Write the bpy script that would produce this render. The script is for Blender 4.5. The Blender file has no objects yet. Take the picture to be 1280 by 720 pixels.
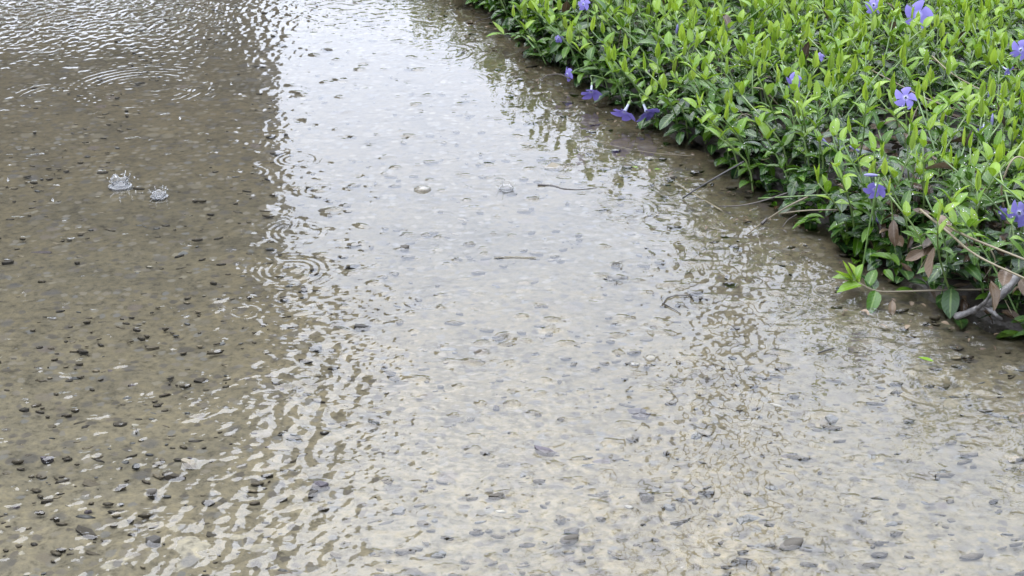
import bpy, bmesh, math, random
import numpy as np
from mathutils import Vector, Matrix, Quaternion

S = bpy.context.scene
COL = S.collection
R = math.radians
rng = random.Random(11)
nrs = np.random.RandomState(5)

# ------------------------------------------------------------------ camera
CAM_H, PITCH, FOC = 0.70, 24.5, 2000.0          # metres, degrees below the horizon, focal length in photo pixels (1280 wide)
cam_data = bpy.data.cameras.new('camera')
cam_data.sensor_width = 36.0
cam_data.lens = 36.0 * FOC / 1280.0
cam_data.clip_start, cam_data.clip_end = 0.05, 2000.0
cam = bpy.data.objects.new('camera', cam_data)
COL.objects.link(cam)
cam.location = (0, 0, CAM_H)
cam.rotation_euler = (R(90 - PITCH), 0, 0)
S.camera = cam

# ------------------------------------------------------------------ world, sun, exposure
SUN_EL, SUN_AZ = 62.0, 335.0                     # overcast: wide soft sun high beyond the bed, to the left
world = bpy.data.worlds.new('World')
S.world = world
world.use_nodes = True
wn, wl = world.node_tree.nodes, world.node_tree.links
wn.clear()
sky = wn.new('ShaderNodeTexSky')
sky.sky_type = 'NISHITA'
sky.sun_disc = False
sky.sun_elevation = R(SUN_EL)
sky.sun_rotation = R(SUN_AZ)
sky.air_density, sky.dust_density, sky.ozone_density = 1.0, 4.0, 1.0
mixc = wn.new('ShaderNodeMix'); mixc.data_type = 'RGBA'
mixc.inputs['Factor'].default_value = 0.88
mixc.inputs['B'].default_value = (8.35, 9.0, 10.5, 1)    # even rain cloud
wl.new(sky.outputs['Color'], mixc.inputs['A'])
bg = wn.new('ShaderNodeBackground'); bg.inputs['Strength'].default_value = 0.10
# a rain cloud is brighter overhead than at the horizon
wtc = wn.new('ShaderNodeTexCoord'); wsx = wn.new('ShaderNodeSeparateXYZ'); wl.new(wtc.outputs['Generated'], wsx.inputs[0])
wmr = wn.new('ShaderNodeMapRange'); wmr.inputs['From Min'].default_value = 0.0; wmr.inputs['From Max'].default_value = 1.0
wmr.inputs['To Min'].default_value = 0.65; wmr.inputs['To Max'].default_value = 1.40; wl.new(wsx.outputs['Z'], wmr.inputs['Value'])
wvm = wn.new('ShaderNodeVectorMath'); wvm.operation = 'SCALE'; wl.new(mixc.outputs['Result'], wvm.inputs[0]); wl.new(wmr.outputs['Result'], wvm.inputs['Scale'])
wl.new(wvm.outputs[0], bg.inputs['Color'])
wo = wn.new('ShaderNodeOutputWorld')
wl.new(bg.outputs['Background'], wo.inputs['Surface'])

sun_d = bpy.data.lights.new('sun', 'SUN')
sun_d.energy, sun_d.angle, sun_d.color = 0.5, R(70), (1, 0.98, 0.95)
sun = bpy.data.objects.new('sun', sun_d)
COL.objects.link(sun)
sun.rotation_euler = (R(90 - SUN_EL), 0, R(180 - SUN_AZ))
sun.location = (0, 0, 20)

S.view_settings.view_transform = 'Standard'
S.view_settings.look = 'None'
S.view_settings.exposure = 2.40
S.view_settings.gamma = 1.0
S.render.engine = 'CYCLES'
S.cycles.max_bounces = 8
S.cycles.transparent_max_bounces = 12
S.cycles.caustics_reflective = False
S.cycles.caustics_refractive = False

# ------------------------------------------------------------------ helpers
cP, sP = math.cos(R(PITCH)), math.sin(R(PITCH))

def P(px, py, z=0.0):
    """the point at height z that the photograph shows at pixel px, py"""
    u, v = (px - 640) / FOC, (360 - py) / FOC
    t = (CAM_H - z) / (sP - v * cP)
    return Vector((u * t, t * (cP + v * sP), z))

def pix(p):
    """pixel of a world point"""
    x, y, z = p[0], p[1], p[2] - CAM_H
    d = y * cP - z * sP
    return 640 + FOC * x / d, 360 - FOC * (y * sP + z * cP) / d

def prop(o, label=None, cat=None, group=None, kind=None):
    for k, v in (('label', label), ('category', cat), ('group', group), ('kind', kind)):
        if v: o[k] = v
    return o

def link(name, me, parent=None, mat=None):
    o = bpy.data.objects.new(name, me)
    COL.objects.link(o)
    if parent is not None: o.parent = parent
    if mat is not None and me is not None and not me.materials: me.materials.append(mat)
    return o

def mesh_from(name, v, f, mat=None, smooth=True, uv=None):
    me = bpy.data.meshes.new(name)
    me.from_pydata([tuple(p) for p in v], [], f)
    if smooth: me.polygons.foreach_set('use_smooth', [True] * len(me.polygons))
    if uv is not None:
        lay = me.uv_layers.new(name='UVMap')
        idx = np.empty(len(me.loops), np.int32); me.loops.foreach_get('vertex_index', idx)
        lay.data.foreach_set('uv', np.asarray(uv, np.float32)[idx].ravel())
    if mat: me.materials.append(mat)
    me.update()
    return me

def np_mesh(name, verts, quads, mat=None, uv=None, tri=False):
    """a big mesh from numpy arrays"""
    n = 3 if tri else 4
    me = bpy.data.meshes.new(name)
    me.vertices.add(len(verts)); me.vertices.foreach_set('co', np.ascontiguousarray(verts, np.float32).ravel())
    me.loops.add(len(quads) * n); me.loops.foreach_set('vertex_index', np.ascontiguousarray(quads, np.int32).ravel())
    me.polygons.add(len(quads)); me.polygons.foreach_set('loop_start', np.arange(0, len(quads) * n, n, dtype=np.int32))
    me.polygons.foreach_set('use_smooth', np.ones(len(quads), bool))
    if uv is not None:
        lay = me.uv_layers.new(name='UVMap')
        lay.data.foreach_set('uv', np.asarray(uv, np.float32)[quads.ravel()].ravel())
    me.update(calc_edges=True)
    me.validate()
    if mat: me.materials.append(mat)
    return me

def spline(pts, sub=5):
    pts = [Vector(p) for p in pts]
    if len(pts) < 3: return pts
    ext = [pts[0] * 2 - pts[1]] + pts + [pts[-1] * 2 - pts[-2]]
    out = []
    for i in range(1, len(ext) - 2):
        p0, p1, p2, p3 = ext[i - 1:i + 3]
        for k in range(sub):
            t = k / sub
            out.append(0.5 * ((2 * p1) + (p2 - p0) * t + (2 * p0 - 5 * p1 + 4 * p2 - p3) * t * t + (3 * p1 - p0 - 3 * p2 + p3) * t ** 3))
    out.append(pts[-1])
    return out

def tube(pts, radii, sides=6, wobble=0.0, rg=rng):
    """vertices and faces of a tapered tube along pts"""
    n = len(pts)
    v, f = [], []
    up = Vector((0.13, 0.21, 0.97))
    for i, p in enumerate(pts):
        t = (pts[min(i + 1, n - 1)] - pts[max(i - 1, 0)])
        if t.length < 1e-9: t = Vector((0, 0, 1))
        t.normalize()
        a = t.cross(up)
        if a.length < 0.05: a = t.cross(Vector((1, 0, 0)))
        a.normalize(); b = t.cross(a)
        r = radii[i] if hasattr(radii, '__len__') else radii
        for k in range(sides):
            w = 2 * math.pi * k / sides
            rr = r * (1 + wobble * rg.uniform(-1, 1))
            v.append(p + (a * math.cos(w) + b * math.sin(w)) * rr)
    for i in range(n - 1):
        for k in range(sides):
            k2 = (k + 1) % sides
            f.append((i * sides + k, i * sides + k2, (i + 1) * sides + k2, (i + 1) * sides + k))
    f.append(tuple(reversed(range(sides))))
    f.append(tuple(range((n - 1) * sides, n * sides)))
    return v, f

def taper(n, r0, r1): return [r0 + (r1 - r0) * i / max(1, n - 1) for i in range(n)]

# ------------------------------------------------------------------ materials
def new_mat(name):
    m = bpy.data.materials.new(name); m.use_nodes = True
    nt = m.node_tree; nt.nodes.clear()
    out = nt.nodes.new('ShaderNodeOutputMaterial')
    return m, nt.nodes, nt.links, out

def ramp(nodes, stops, interp='LINEAR'):
    r = nodes.new('ShaderNodeValToRGB'); e = r.color_ramp.elements
    r.color_ramp.interpolation = interp
    while len(e) < len(stops): e.new(0.5)
    for q, (p, c) in zip(e, stops):
        q.position = p; q.color = (*c, 1)
    return r

def noise(nodes, links, co, scale, detail=3, rough=0.55, dist=0.0):
    n = nodes.new('ShaderNodeTexNoise')
    n.inputs['Scale'].default_value = scale; n.inputs['Detail'].default_value = detail
    n.inputs['Roughness'].default_value = rough; n.inputs['Distortion'].default_value = dist
    if co is not None: links.new(co, n.inputs['Vector'])
    return n

def mixrgb(nodes, links, a, b, fac, mode='MIX'):
    m = nodes.new('ShaderNodeMix'); m.data_type = 'RGBA'; m.blend_type = mode
    for sock, v in ((m.inputs['A'], a), (m.inputs['B'], b), (m.inputs['Factor'], fac)):
        if hasattr(v, 'is_output'): links.new(v, sock)
        elif isinstance(v, tuple): sock.default_value = (*v, 1)
        else: sock.default_value = v
    return m.outputs['Result']

def simple_mat(name, stops, scale=30, rough=0.6, bump=0.0, spec=0.5, obj_random=True, detail=4):
    m, n, l, out = new_mat(name)
    tc = n.new('ShaderNodeTexCoord')
    ns = noise(n, l, tc.outputs['Object'], scale, detail)
    val = ns.outputs['Fac']
    if obj_random:
        oi = n.new('ShaderNodeObjectInfo'); ge = n.new('ShaderNodeNewGeometry')
        ad = n.new('ShaderNodeMath'); ad.operation = 'ADD'; l.new(oi.outputs['Random'], ad.inputs[0]); l.new(ge.outputs['Random Per Island'], ad.inputs[1])
        fr = n.new('ShaderNodeMath'); fr.operation = 'FRACT'; l.new(ad.outputs[0], fr.inputs[0])
        mx = n.new('ShaderNodeMix'); mx.data_type = 'FLOAT'; mx.inputs['Factor'].default_value = 0.65
        l.new(val, mx.inputs['A']); l.new(fr.outputs[0], mx.inputs['B']); val = mx.outputs['Result']
    r = ramp(n, stops); l.new(val, r.inputs['Fac'])
    p = n.new('ShaderNodeBsdfPrincipled')
    l.new(r.outputs['Color'], p.inputs['Base Color'])
    p.inputs['Roughness'].default_value = rough; p.inputs['Specular IOR Level'].default_value = spec
    if bump:
        b = n.new('ShaderNodeBump'); b.inputs['Strength'].default_value = bump; b.inputs['Distance'].default_value = 0.004
        l.new(ns.outputs['Fac'], b.inputs['Height']); l.new(b.outputs['Normal'], p.inputs['Normal'])
    l.new(p.outputs['BSDF'], out.inputs['Surface'])
    return m

def leaf_mat(name, stops, rough=0.3, trans=0.3, vein=(0.17, 0.24, 0.07), veinf=0.35):
    m, n, l, out = new_mat(name)
    oi = n.new('ShaderNodeObjectInfo'); ge = n.new('ShaderNodeNewGeometry')
    ad = n.new('ShaderNodeMath'); ad.operation = 'ADD'; l.new(oi.outputs['Random'], ad.inputs[0]); l.new(ge.outputs['Random Per Island'], ad.inputs[1])
    fr = n.new('ShaderNodeMath'); fr.operation = 'FRACT'; l.new(ad.outputs[0], fr.inputs[0])
    r = ramp(n, stops); l.new(fr.outputs[0], r.inputs['Fac'])
    uv = n.new('ShaderNodeUVMap'); uv.uv_map = 'UVMap'
    sx = n.new('ShaderNodeSeparateXYZ'); l.new(uv.outputs['UV'], sx.inputs[0])
    # pale midrib
    a = n.new('ShaderNodeMath'); a.operation = 'SUBTRACT'; l.new(sx.outputs['X'], a.inputs[0]); a.inputs[1].default_value = 0.5
    b = n.new('ShaderNodeMath'); b.operation = 'ABSOLUTE'; l.new(a.outputs[0], b.inputs[0])
    mr = n.new('ShaderNodeMapRange'); mr.inputs['From Min'].default_value = 0.02; mr.inputs['From Max'].default_value = 0.09
    mr.inputs['To Min'].default_value = veinf; mr.inputs['To Max'].default_value = 0.0; l.new(b.outputs[0], mr.inputs['Value'])
    # side veins, slanting towards the tip
    w = n.new('ShaderNodeMath'); w.operation = 'MULTIPLY_ADD'; l.new(b.outputs[0], w.inputs[0]); w.inputs[1].default_value = -0.55; l.new(sx.outputs['Y'], w.inputs[2])
    w2 = n.new('ShaderNodeMath'); w2.operation = 'MULTIPLY'; l.new(w.outputs[0], w2.inputs[0]); w2.inputs[1].default_value = 44.0
    w3 = n.new('ShaderNodeMath'); w3.operation = 'SINE'; l.new(w2.outputs[0], w3.inputs[0])
    c1 = mixrgb(n, l, r.outputs['Color'], vein, mr.outputs['Result'])
    tc = n.new('ShaderNodeTexCoord')
    ns = noise(n, l, tc.outputs['Object'], 90, 3)
    mr2 = n.new('ShaderNodeMapRange'); mr2.inputs['To Min'].default_value = 0.72; mr2.inputs['To Max'].default_value = 1.25
    l.new(ns.outputs['Fac'], mr2.inputs['Value'])
    c2 = mixrgb(n, l, c1, (1, 1, 1), 0.0)
    vm = n.new('ShaderNodeVectorMath'); vm.operation = 'SCALE'; l.new(c1, vm.inputs[0]); l.new(mr2.outputs['Result'], vm.inputs['Scale'])
    bp = n.new('ShaderNodeBump'); bp.inputs['Strength'].default_value = 0.13; bp.inputs['Distance'].default_value = 0.0008
    l.new(w3.outputs[0], bp.inputs['Height'])
    p = n.new('ShaderNodeBsdfPrincipled')
    l.new(vm.outputs[0], p.inputs['Base Color']); l.new(bp.outputs['Normal'], p.inputs['Normal'])
    wet = n.new('ShaderNodeMapRange'); wet.inputs['From Min'].default_value = 0.42; wet.inputs['From Max'].default_value = 0.60
    wet.inputs['To Min'].default_value = 0.14; wet.inputs['To Max'].default_value = rough + 0.2
    wn_ = noise(n, l, tc.outputs['Object'], 2.2, 2); l.new(wn_.outputs['Fac'], wet.inputs['Value']); l.new(wet.outputs['Result'], p.inputs['Roughness'])
    p.inputs['Specular IOR Level'].default_value = 0.30
    t = n.new('ShaderNodeBsdfTranslucent'); l.new(vm.outputs[0], t.inputs['Color'])
    ms = n.new('ShaderNodeMixShader'); ms.inputs[0].default_value = trans
    l.new(p.outputs['BSDF'], ms.inputs[1]); l.new(t.outputs['BSDF'], ms.inputs[2])
    l.new(ms.outputs[0], out.inputs['Surface'])
    return m

M = {}
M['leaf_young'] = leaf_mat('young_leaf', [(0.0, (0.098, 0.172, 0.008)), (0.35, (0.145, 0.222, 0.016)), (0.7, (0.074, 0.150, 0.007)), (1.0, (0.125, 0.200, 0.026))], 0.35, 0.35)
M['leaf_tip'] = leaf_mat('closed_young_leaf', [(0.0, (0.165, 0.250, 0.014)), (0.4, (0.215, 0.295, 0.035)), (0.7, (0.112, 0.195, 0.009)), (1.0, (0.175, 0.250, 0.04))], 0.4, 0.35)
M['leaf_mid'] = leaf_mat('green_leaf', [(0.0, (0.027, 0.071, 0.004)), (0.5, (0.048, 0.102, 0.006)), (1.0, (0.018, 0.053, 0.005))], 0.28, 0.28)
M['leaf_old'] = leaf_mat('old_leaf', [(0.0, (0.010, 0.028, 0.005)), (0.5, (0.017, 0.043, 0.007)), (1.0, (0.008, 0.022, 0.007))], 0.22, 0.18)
M['leaf_dead'] = leaf_mat('dead_leaf', [(0.0, (0.028, 0.016, 0.008)), (0.45, (0.055, 0.034, 0.018)), (0.75, (0.13, 0.095, 0.06)), (1.0, (0.012, 0.009, 0.006))], 0.5, 0.1, (0.16, 0.13, 0.10), 0.3)
M['stem_green'] = simple_mat('green_stem', [(0.2, (0.055, 0.10, 0.022)), (0.8, (0.10, 0.14, 0.04))], 40, 0.4)
M['stem_tan'] = simple_mat('tan_stem', [(0.2, (0.035, 0.026, 0.014)), (0.8, (0.11, 0.09, 0.048))], 60, 0.5)
M['stem_straw'] = simple_mat('straw_stem', [(0.2, (0.06, 0.046, 0.024)), (0.8, (0.16, 0.13, 0.07))], 60, 0.5)
M['stem_dark'] = simple_mat('dark_stem', [(0.2, (0.008, 0.006, 0.005)), (0.8, (0.03, 0.022, 0.016))], 60, 0.45)
M['wood_grey'] = simple_mat('grey_wood', [(0.25, (0.02, 0.018, 0.016)), (0.55, (0.07, 0.064, 0.06)), (0.75, (0.17, 0.16, 0.15))], 120, 0.5, 0.6, obj_random=False)
M['soil'] = simple_mat('wet_soil', [(0.3, (0.006, 0.0045, 0.003)), (0.7, (0.02, 0.0155, 0.0105))], 60, 0.5, 0.8, obj_random=False)

def petal_mat():
    m, n, l, out = new_mat('violet_petal')
    uv = n.new('ShaderNodeUVMap'); uv.uv_map = 'UVMap'
    sx = n.new('ShaderNodeSeparateXYZ'); l.new(uv.outputs['UV'], sx.inputs[0])
    r = ramp(n, [(0.0, (0.45, 0.45, 0.52)), (0.12, (0.19, 0.17, 0.37)), (0.3, (0.09, 0.07, 0.25)), (1.0, (0.13, 0.105, 0.31))])
    l.new(sx.outputs['Y'], r.inputs['Fac'])
    p = n.new('ShaderNodeBsdfPrincipled'); l.new(r.outputs['Color'], p.inputs['Base Color']); p.inputs['Roughness'].default_value = 0.5
    t = n.new('ShaderNodeBsdfTranslucent'); l.new(r.outputs['Color'], t.inputs['Color'])
    ms = n.new('ShaderNodeMixShader'); ms.inputs[0].default_value = 0.3
    l.new(p.outputs['BSDF'], ms.inputs[1]); l.new(t.outputs['BSDF'], ms.inputs[2]); l.new(ms.outputs[0], out.inputs['Surface'])
    return m
M['petal'] = petal_mat()
M['flower_tube'] = simple_mat('pale_violet_tube', [(0.2, (0.16, 0.17, 0.24)), (0.8, (0.24, 0.25, 0.30))], 60, 0.5)
M['bud'] = simple_mat('violet_bud', [(0.2, (0.07, 0.065, 0.15)), (0.8, (0.15, 0.14, 0.27))], 60, 0.45)

STONE = {
    'dark': simple_mat('dark_stone', [(0.2, (0.017, 0.015, 0.012)), (0.8, (0.052, 0.044, 0.032))], 160, 0.55, 0.3, 0.25),
    'brown': simple_mat('brown_stone', [(0.2, (0.028, 0.024, 0.016)), (0.8, (0.06, 0.051, 0.035))], 160, 0.55, 0.3, 0.25),
    'grey': simple_mat('blue_grey_stone', [(0.2, (0.040, 0.042, 0.043)), (0.8, (0.08, 0.083, 0.084))], 160, 0.55, 0.3, 0.25),
    'purple': simple_mat('purple_grey_stone', [(0.2, (0.024, 0.020, 0.023)), (0.8, (0.055, 0.047, 0.052))], 160, 0.55, 0.3, 0.25),
    'tan': simple_mat('tan_stone', [(0.2, (0.075, 0.064, 0.044)), (0.8, (0.135, 0.115, 0.08))], 160, 0.55, 0.3, 0.25),
    'pale': simple_mat('pale_stone', [(0.2, (0.15, 0.14, 0.11)), (0.8, (0.26, 0.25, 0.21))], 160, 0.55, 0.3, 0.25),
}

def path_mat():
    m, n, l, out = new_mat('muddy_path')
    tc = n.new('ShaderNodeTexCoord'); co = tc.outputs['Object']
    big = noise(n, l, co, 1.3, 3); mid = noise(n, l, co, 14, 5, 0.6); fine = noise(n, l, co, 130, 4, 0.7); grit = noise(n, l, co, 420, 2, 0.6)
    # bed colour runs paler close to the viewer, darker farther along the path
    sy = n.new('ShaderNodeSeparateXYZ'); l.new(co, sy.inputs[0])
    near_far = n.new('ShaderNodeMapRange'); near_far.inputs['From Min'].default_value = 1.0; near_far.inputs['From Max'].default_value = 2.6
    l.new(sy.outputs['Y'], near_far.inputs['Value'])
    sr = ramp(n, [(0.0, (0.108, 0.099, 0.074)), (0.2, (0.083, 0.075, 0.054)), (0.45, (0.056, 0.0495, 0.0335)), (0.8, (0.044, 0.0375, 0.0245))]); l.new(near_far.outputs['Result'], sr.inputs['Fac'])
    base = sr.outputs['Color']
    r1 = ramp(n, [(0.28, (0.72, 0.73, 0.74)), (0.5, (1.0, 1.0, 1.0)), (0.72, (1.16, 1.15, 1.12))]); l.new(mid.outputs['Fac'], r1.inputs['Fac'])
    c = mixrgb(n, l, base, r1.outputs['Color'], 1.0, 'MULTIPLY')
    r2 = ramp(n, [(0.30, (0.45, 0.44, 0.42)), (0.47, (1.0, 1.0, 1.0)), (0.72, (1.45, 1.40, 1.28))]); l.new(fine.outputs['Fac'], r2.inputs['Fac'])
    c = mixrgb(n, l, c, r2.outputs['Color'], 1.0, 'MULTIPLY')
    r3 = ramp(n, [(0.3, (0.88, 0.90, 0.92)), (0.7, (1.12, 1.07, 0.98))]); l.new(big.outputs['Fac'], r3.inputs['Fac'])
    c = mixrgb(n, l, c, r3.outputs['Color'], 1.0, 'MULTIPLY')
    # embedded aggregate: small flat stones of several tones
    vo = n.new('ShaderNodeTexVoronoi'); vo.inputs['Scale'].default_value = 95
    wq = n.new('ShaderNodeVectorMath'); wq.operation = 'MULTIPLY_ADD'; l.new(fine.outputs['Color'], wq.inputs[0]); wq.inputs[1].default_value = (0.009, 0.009, 0); l.new(co, wq.inputs[2]); l.new(wq.outputs[0], vo.inputs['Vector'])
    vs = n.new('ShaderNodeSeparateColor'); l.new(vo.outputs['Color'], vs.inputs[0])
    tone = ramp(n, [(0.0, (0.03, 0.028, 0.026)), (0.35, (0.06, 0.055, 0.05)), (0.6, (0.11, 0.10, 0.08)), (0.85, (0.075, 0.078, 0.08)), (1.0, (0.12, 0.11, 0.085))])
    l.new(vs.outputs['Green'], tone.inputs['Fac'])
    keep = n.new('ShaderNodeMath'); keep.operation = 'GREATER_THAN'; l.new(vs.outputs['Red'], keep.inputs[0]); keep.inputs[1].default_value = 0.58
    disc = n.new('ShaderNodeMapRange'); disc.inputs['From Min'].default_value = 0.35; disc.inputs['From Max'].default_value = 0.5
    disc.inputs['To Min'].default_value = 0.75; disc.inputs['To Max'].default_value = 0.0
    l.new(vo.outputs['Distance'], disc.inputs['Value'])
    k2 = n.new('ShaderNodeMath'); k2.operation = 'MULTIPLY'; l.new(keep.outputs[0], k2.inputs[0]); l.new(disc.outputs['Result'], k2.inputs[1])
    c = mixrgb(n, l, c, tone.outputs['Color'], k2.outputs[0])
    # larger flat stones, worn flush
    wv = n.new('ShaderNodeVectorMath'); wv.operation = 'MULTIPLY_ADD'; l.new(fine.outputs['Color'], wv.inputs[0]); wv.inputs[1].default_value = (0.006, 0.006, 0); l.new(co, wv.inputs[2])
    vb = n.new('ShaderNodeTexVoronoi'); vb.inputs['Scale'].default_value = 42; l.new(wv.outputs[0], vb.inputs['Vector'])
    vq = n.new('ShaderNodeSeparateColor'); l.new(vb.outputs['Color'], vq.inputs[0])
    tone2 = ramp(n, [(0.0, (0.028, 0.026, 0.025)), (0.3, (0.05, 0.05, 0.052)), (0.6, (0.075, 0.068, 0.05)), (0.8, (0.10, 0.09, 0.068)), (1.0, (0.06, 0.05, 0.052))])
    l.new(vq.outputs['Green'], tone2.inputs['Fac'])
    kk = n.new('ShaderNodeMath'); kk.operation = 'GREATER_THAN'; l.new(vq.outputs['Red'], kk.inputs[0]); kk.inputs[1].default_value = 0.70
    d2 = n.new('ShaderNodeMapRange'); d2.inputs['From Min'].default_value = 0.28; d2.inputs['From Max'].default_value = 0.42; d2.inputs['To Min'].default_value = 0.6; d2.inputs['To Max'].default_value = 0.0
    l.new(vb.outputs['Distance'], d2.inputs['Value'])
    k3 = n.new('ShaderNodeMath'); k3.operation = 'MULTIPLY'; l.new(kk.outputs[0], k3.inputs[0]); l.new(d2.outputs['Result'], k3.inputs[1])
    c = mixrgb(n, l, c, tone2.outputs['Color'], k3.outputs[0])
    p = n.new('ShaderNodeBsdfPrincipled'); l.new(c, p.inputs['Base Color']); p.inputs['Roughness'].default_value = 0.65
    p.inputs['Specular IOR Level'].default_value = 0.12
    b = n.new('ShaderNodeBump'); b.inputs['Strength'].default_value = 0.22; b.inputs['Distance'].default_value = 0.002
    l.new(grit.outputs['Fac'], b.inputs['Height']); l.new(b.outputs['Normal'], p.inputs['Normal'])
    l.new(p.outputs['BSDF'], out.inputs['Surface'])
    return m
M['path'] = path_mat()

def water_mat(name, micro=0.12):
    m, n, l, out = new_mat(name)
    tc = n.new('ShaderNodeTexCoord')
    mp = n.new('ShaderNodeMapping'); mp.inputs['Scale'].default_value = (1.0, 1.15, 1.0); l.new(tc.outputs['Object'], mp.inputs['Vector'])
    a = noise(n, l, mp.outputs['Vector'], 110, 1, 0.4, 0.4)
    b = n.new('ShaderNodeBump'); b.inputs['Strength'].default_value = micro; b.inputs['Distance'].default_value = 0.0008
    l.new(a.outputs['Fac'], b.inputs['Height'])
    fr = n.new('ShaderNodeFresnel'); fr.inputs['IOR'].default_value = 1.333; l.new(b.outputs['Normal'], fr.inputs['Normal'])
    tr = n.new('ShaderNodeBsdfTransparent'); tr.inputs['Color'].default_value = (0.96, 0.945, 0.90, 1)
    gl = n.new('ShaderNodeBsdfGlossy'); gl.inputs['Roughness'].default_value = 0.02; gl.inputs['Color'].default_value = (1, 1, 1, 1)
    l.new(b.outputs['Normal'], gl.inputs['Normal'])
    mx = n.new('ShaderNodeMixShader'); l.new(fr.outputs[0], mx.inputs[0]); l.new(tr.outputs[0], mx.inputs[1]); l.new(gl.outputs[0], mx.inputs[2])
    l.new(mx.outputs[0], out.inputs['Surface'])
    return m
M['water'] = water_mat('rain_water')

def splash_mat():
    m, n, l, out = new_mat('splash_water')
    g = n.new('ShaderNodeBsdfGlass'); g.inputs['IOR'].default_value = 1.33; g.inputs['Roughness'].default_value = 0.03
    d = n.new('ShaderNodeBsdfDiffuse'); d.inputs['Color'].default_value = (0.6, 0.6, 0.6, 1)
    mx = n.new('ShaderNodeMixShader'); mx.inputs[0].default_value = 0.11
    l.new(g.outputs[0], mx.inputs[1]); l.new(d.outputs[0], mx.inputs[2]); l.new(mx.outputs[0], out.inputs['Surface'])
    return m
M['splash'] = splash_mat()
def bead_mat():
    m, n, l, out = new_mat('water_bead')
    fr = n.new('ShaderNodeFresnel'); fr.inputs['IOR'].default_value = 1.5
    tr = n.new('ShaderNodeBsdfTransparent'); gl = n.new('ShaderNodeBsdfGlossy'); gl.inputs['Roughness'].default_value = 0.04
    mx = n.new('ShaderNodeMixShader'); l.new(fr.outputs[0], mx.inputs[0]); l.new(tr.outputs[0], mx.inputs[1]); l.new(gl.outputs[0], mx.inputs[2]); l.new(mx.outputs[0], out.inputs['Surface'])
    return m
M['water_bead'] = bead_mat()
M['boards'] = simple_mat('dark_boards', [(0.2, (0.035, 0.033, 0.03)), (0.8, (0.07, 0.066, 0.06))], 3, 0.7, obj_random=False)
M['roof'] = simple_mat('roof_felt', [(0.2, (0.03, 0.03, 0.032)), (0.8, (0.06, 0.06, 0.062))], 2, 0.8, obj_random=False)
M['brick'] = simple_mat('brown_brick', [(0.2, (0.06, 0.05, 0.042)), (0.8, (0.10, 0.085, 0.07))], 8, 0.8, obj_random=False)
M['bark'] = simple_mat('bark', [(0.2, (0.03, 0.025, 0.02)), (0.8, (0.08, 0.066, 0.052))], 6, 0.85, 0.5, obj_random=False)
M['grass'] = simple_mat('wet_grass', [(0.2, (0.03, 0.06, 0.018)), (0.8, (0.06, 0.10, 0.03))], 3, 0.8, obj_random=False)
M['tree_leaf'] = leaf_mat('tree_leaf', [(0.0, (0.05, 0.10, 0.02)), (0.5, (0.08, 0.13, 0.03)), (1.0, (0.04, 0.08, 0.02))], 0.4, 0.3)

# ------------------------------------------------------------------ the edge between path and flower bed
EDGE_PX = [(585, 0), (650, 50), (712, 100), (800, 150), (880, 195), (950, 245), (1045, 303), (1120, 356), (1200, 399), (1295, 436)]
_e = [P(x, y) for x, y in EDGE_PX]
_ex = np.array([p.x for p in _e]); _ey = np.array([p.y for p in _e])
_sl = (_ex[0] - _ex[-1]) / (_ey[0] - _ey[-1])
EY = np.concatenate([[_ey[0] + 8], _ey, [_ey[-1] - 4]])[::-1]
EX = np.concatenate([[_ex[0] + _sl * 8], _ex, [_ex[-1] - _sl * 4]])[::-1]
def edge_x(y): return np.interp(y, EY, EX)
NX, NY = 0.910, 0.415                                    # unit normal of the edge, into the bed
def bed_d(x, y):
    """distance into the bed (negative over the path)"""
    return (x - edge_x(y)) * NX

# ------------------------------------------------------------------ numpy fields
FX0, FX1, FDX = -1.00, 0.74, 0.0018
FY0, FY1, FDY = 0.95, 2.95, 0.0015
fx = np.arange(FX0, FX1, FDX); fy = np.arange(FY0, FY1, FDY)
GX, GY = np.meshgrid(fx, fy)                              # [iy, ix]

def band(lmin, lmax, seed, stretch=1.0):
    """band-limited random field, unit rms slope"""
    rs = np.random.RandomState(seed)
    w = np.fft.rfft2(rs.randn(len(fy), len(fx)))
    ky = np.fft.fftfreq(len(fy), FDY)[:, None] ; kx = np.fft.rfftfreq(len(fx), FDX)[None, :]
    k = np.sqrt((kx * stretch) ** 2 + ky ** 2) + 1e-9
    k0, s = math.log(1 / math.sqrt(lmin * lmax)), 0.5 * math.log(lmax / lmin)
    h = np.fft.irfft2(w * np.exp(-((np.log(k) - k0) / s) ** 2) / k, s=(len(fy), len(fx)))
    gy, gx = np.gradient(h, FDY, FDX)
    return h / math.sqrt((gx ** 2 + gy ** 2).mean())

def low(scale, seed):
    h = band(scale * 0.6, scale * 1.8, seed)
    return (h - h.mean()) / h.std()

def sstep(a, b, x):
    t = np.clip((x - a) / (b - a), 0, 1)
    return t * t * (3 - 2 * t)

def stamp(H, x, y, rad, fn):
    i0, i1 = int((x - rad - FX0) / FDX), int((x + rad - FX0) / FDX) + 1
    j0, j1 = int((y - rad - FY0) / FDY), int((y + rad - FY0) / FDY) + 1
    i0, j0 = max(i0, 0), max(j0, 0); i1, j1 = min(i1, len(fx)), min(j1, len(fy))
    if i0 >= i1 or j0 >= j1: return
    H[j0:j1, i0:i1] += fn(GX[j0:j1, i0:i1] - x, GY[j0:j1, i0:i1] - y)

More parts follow.
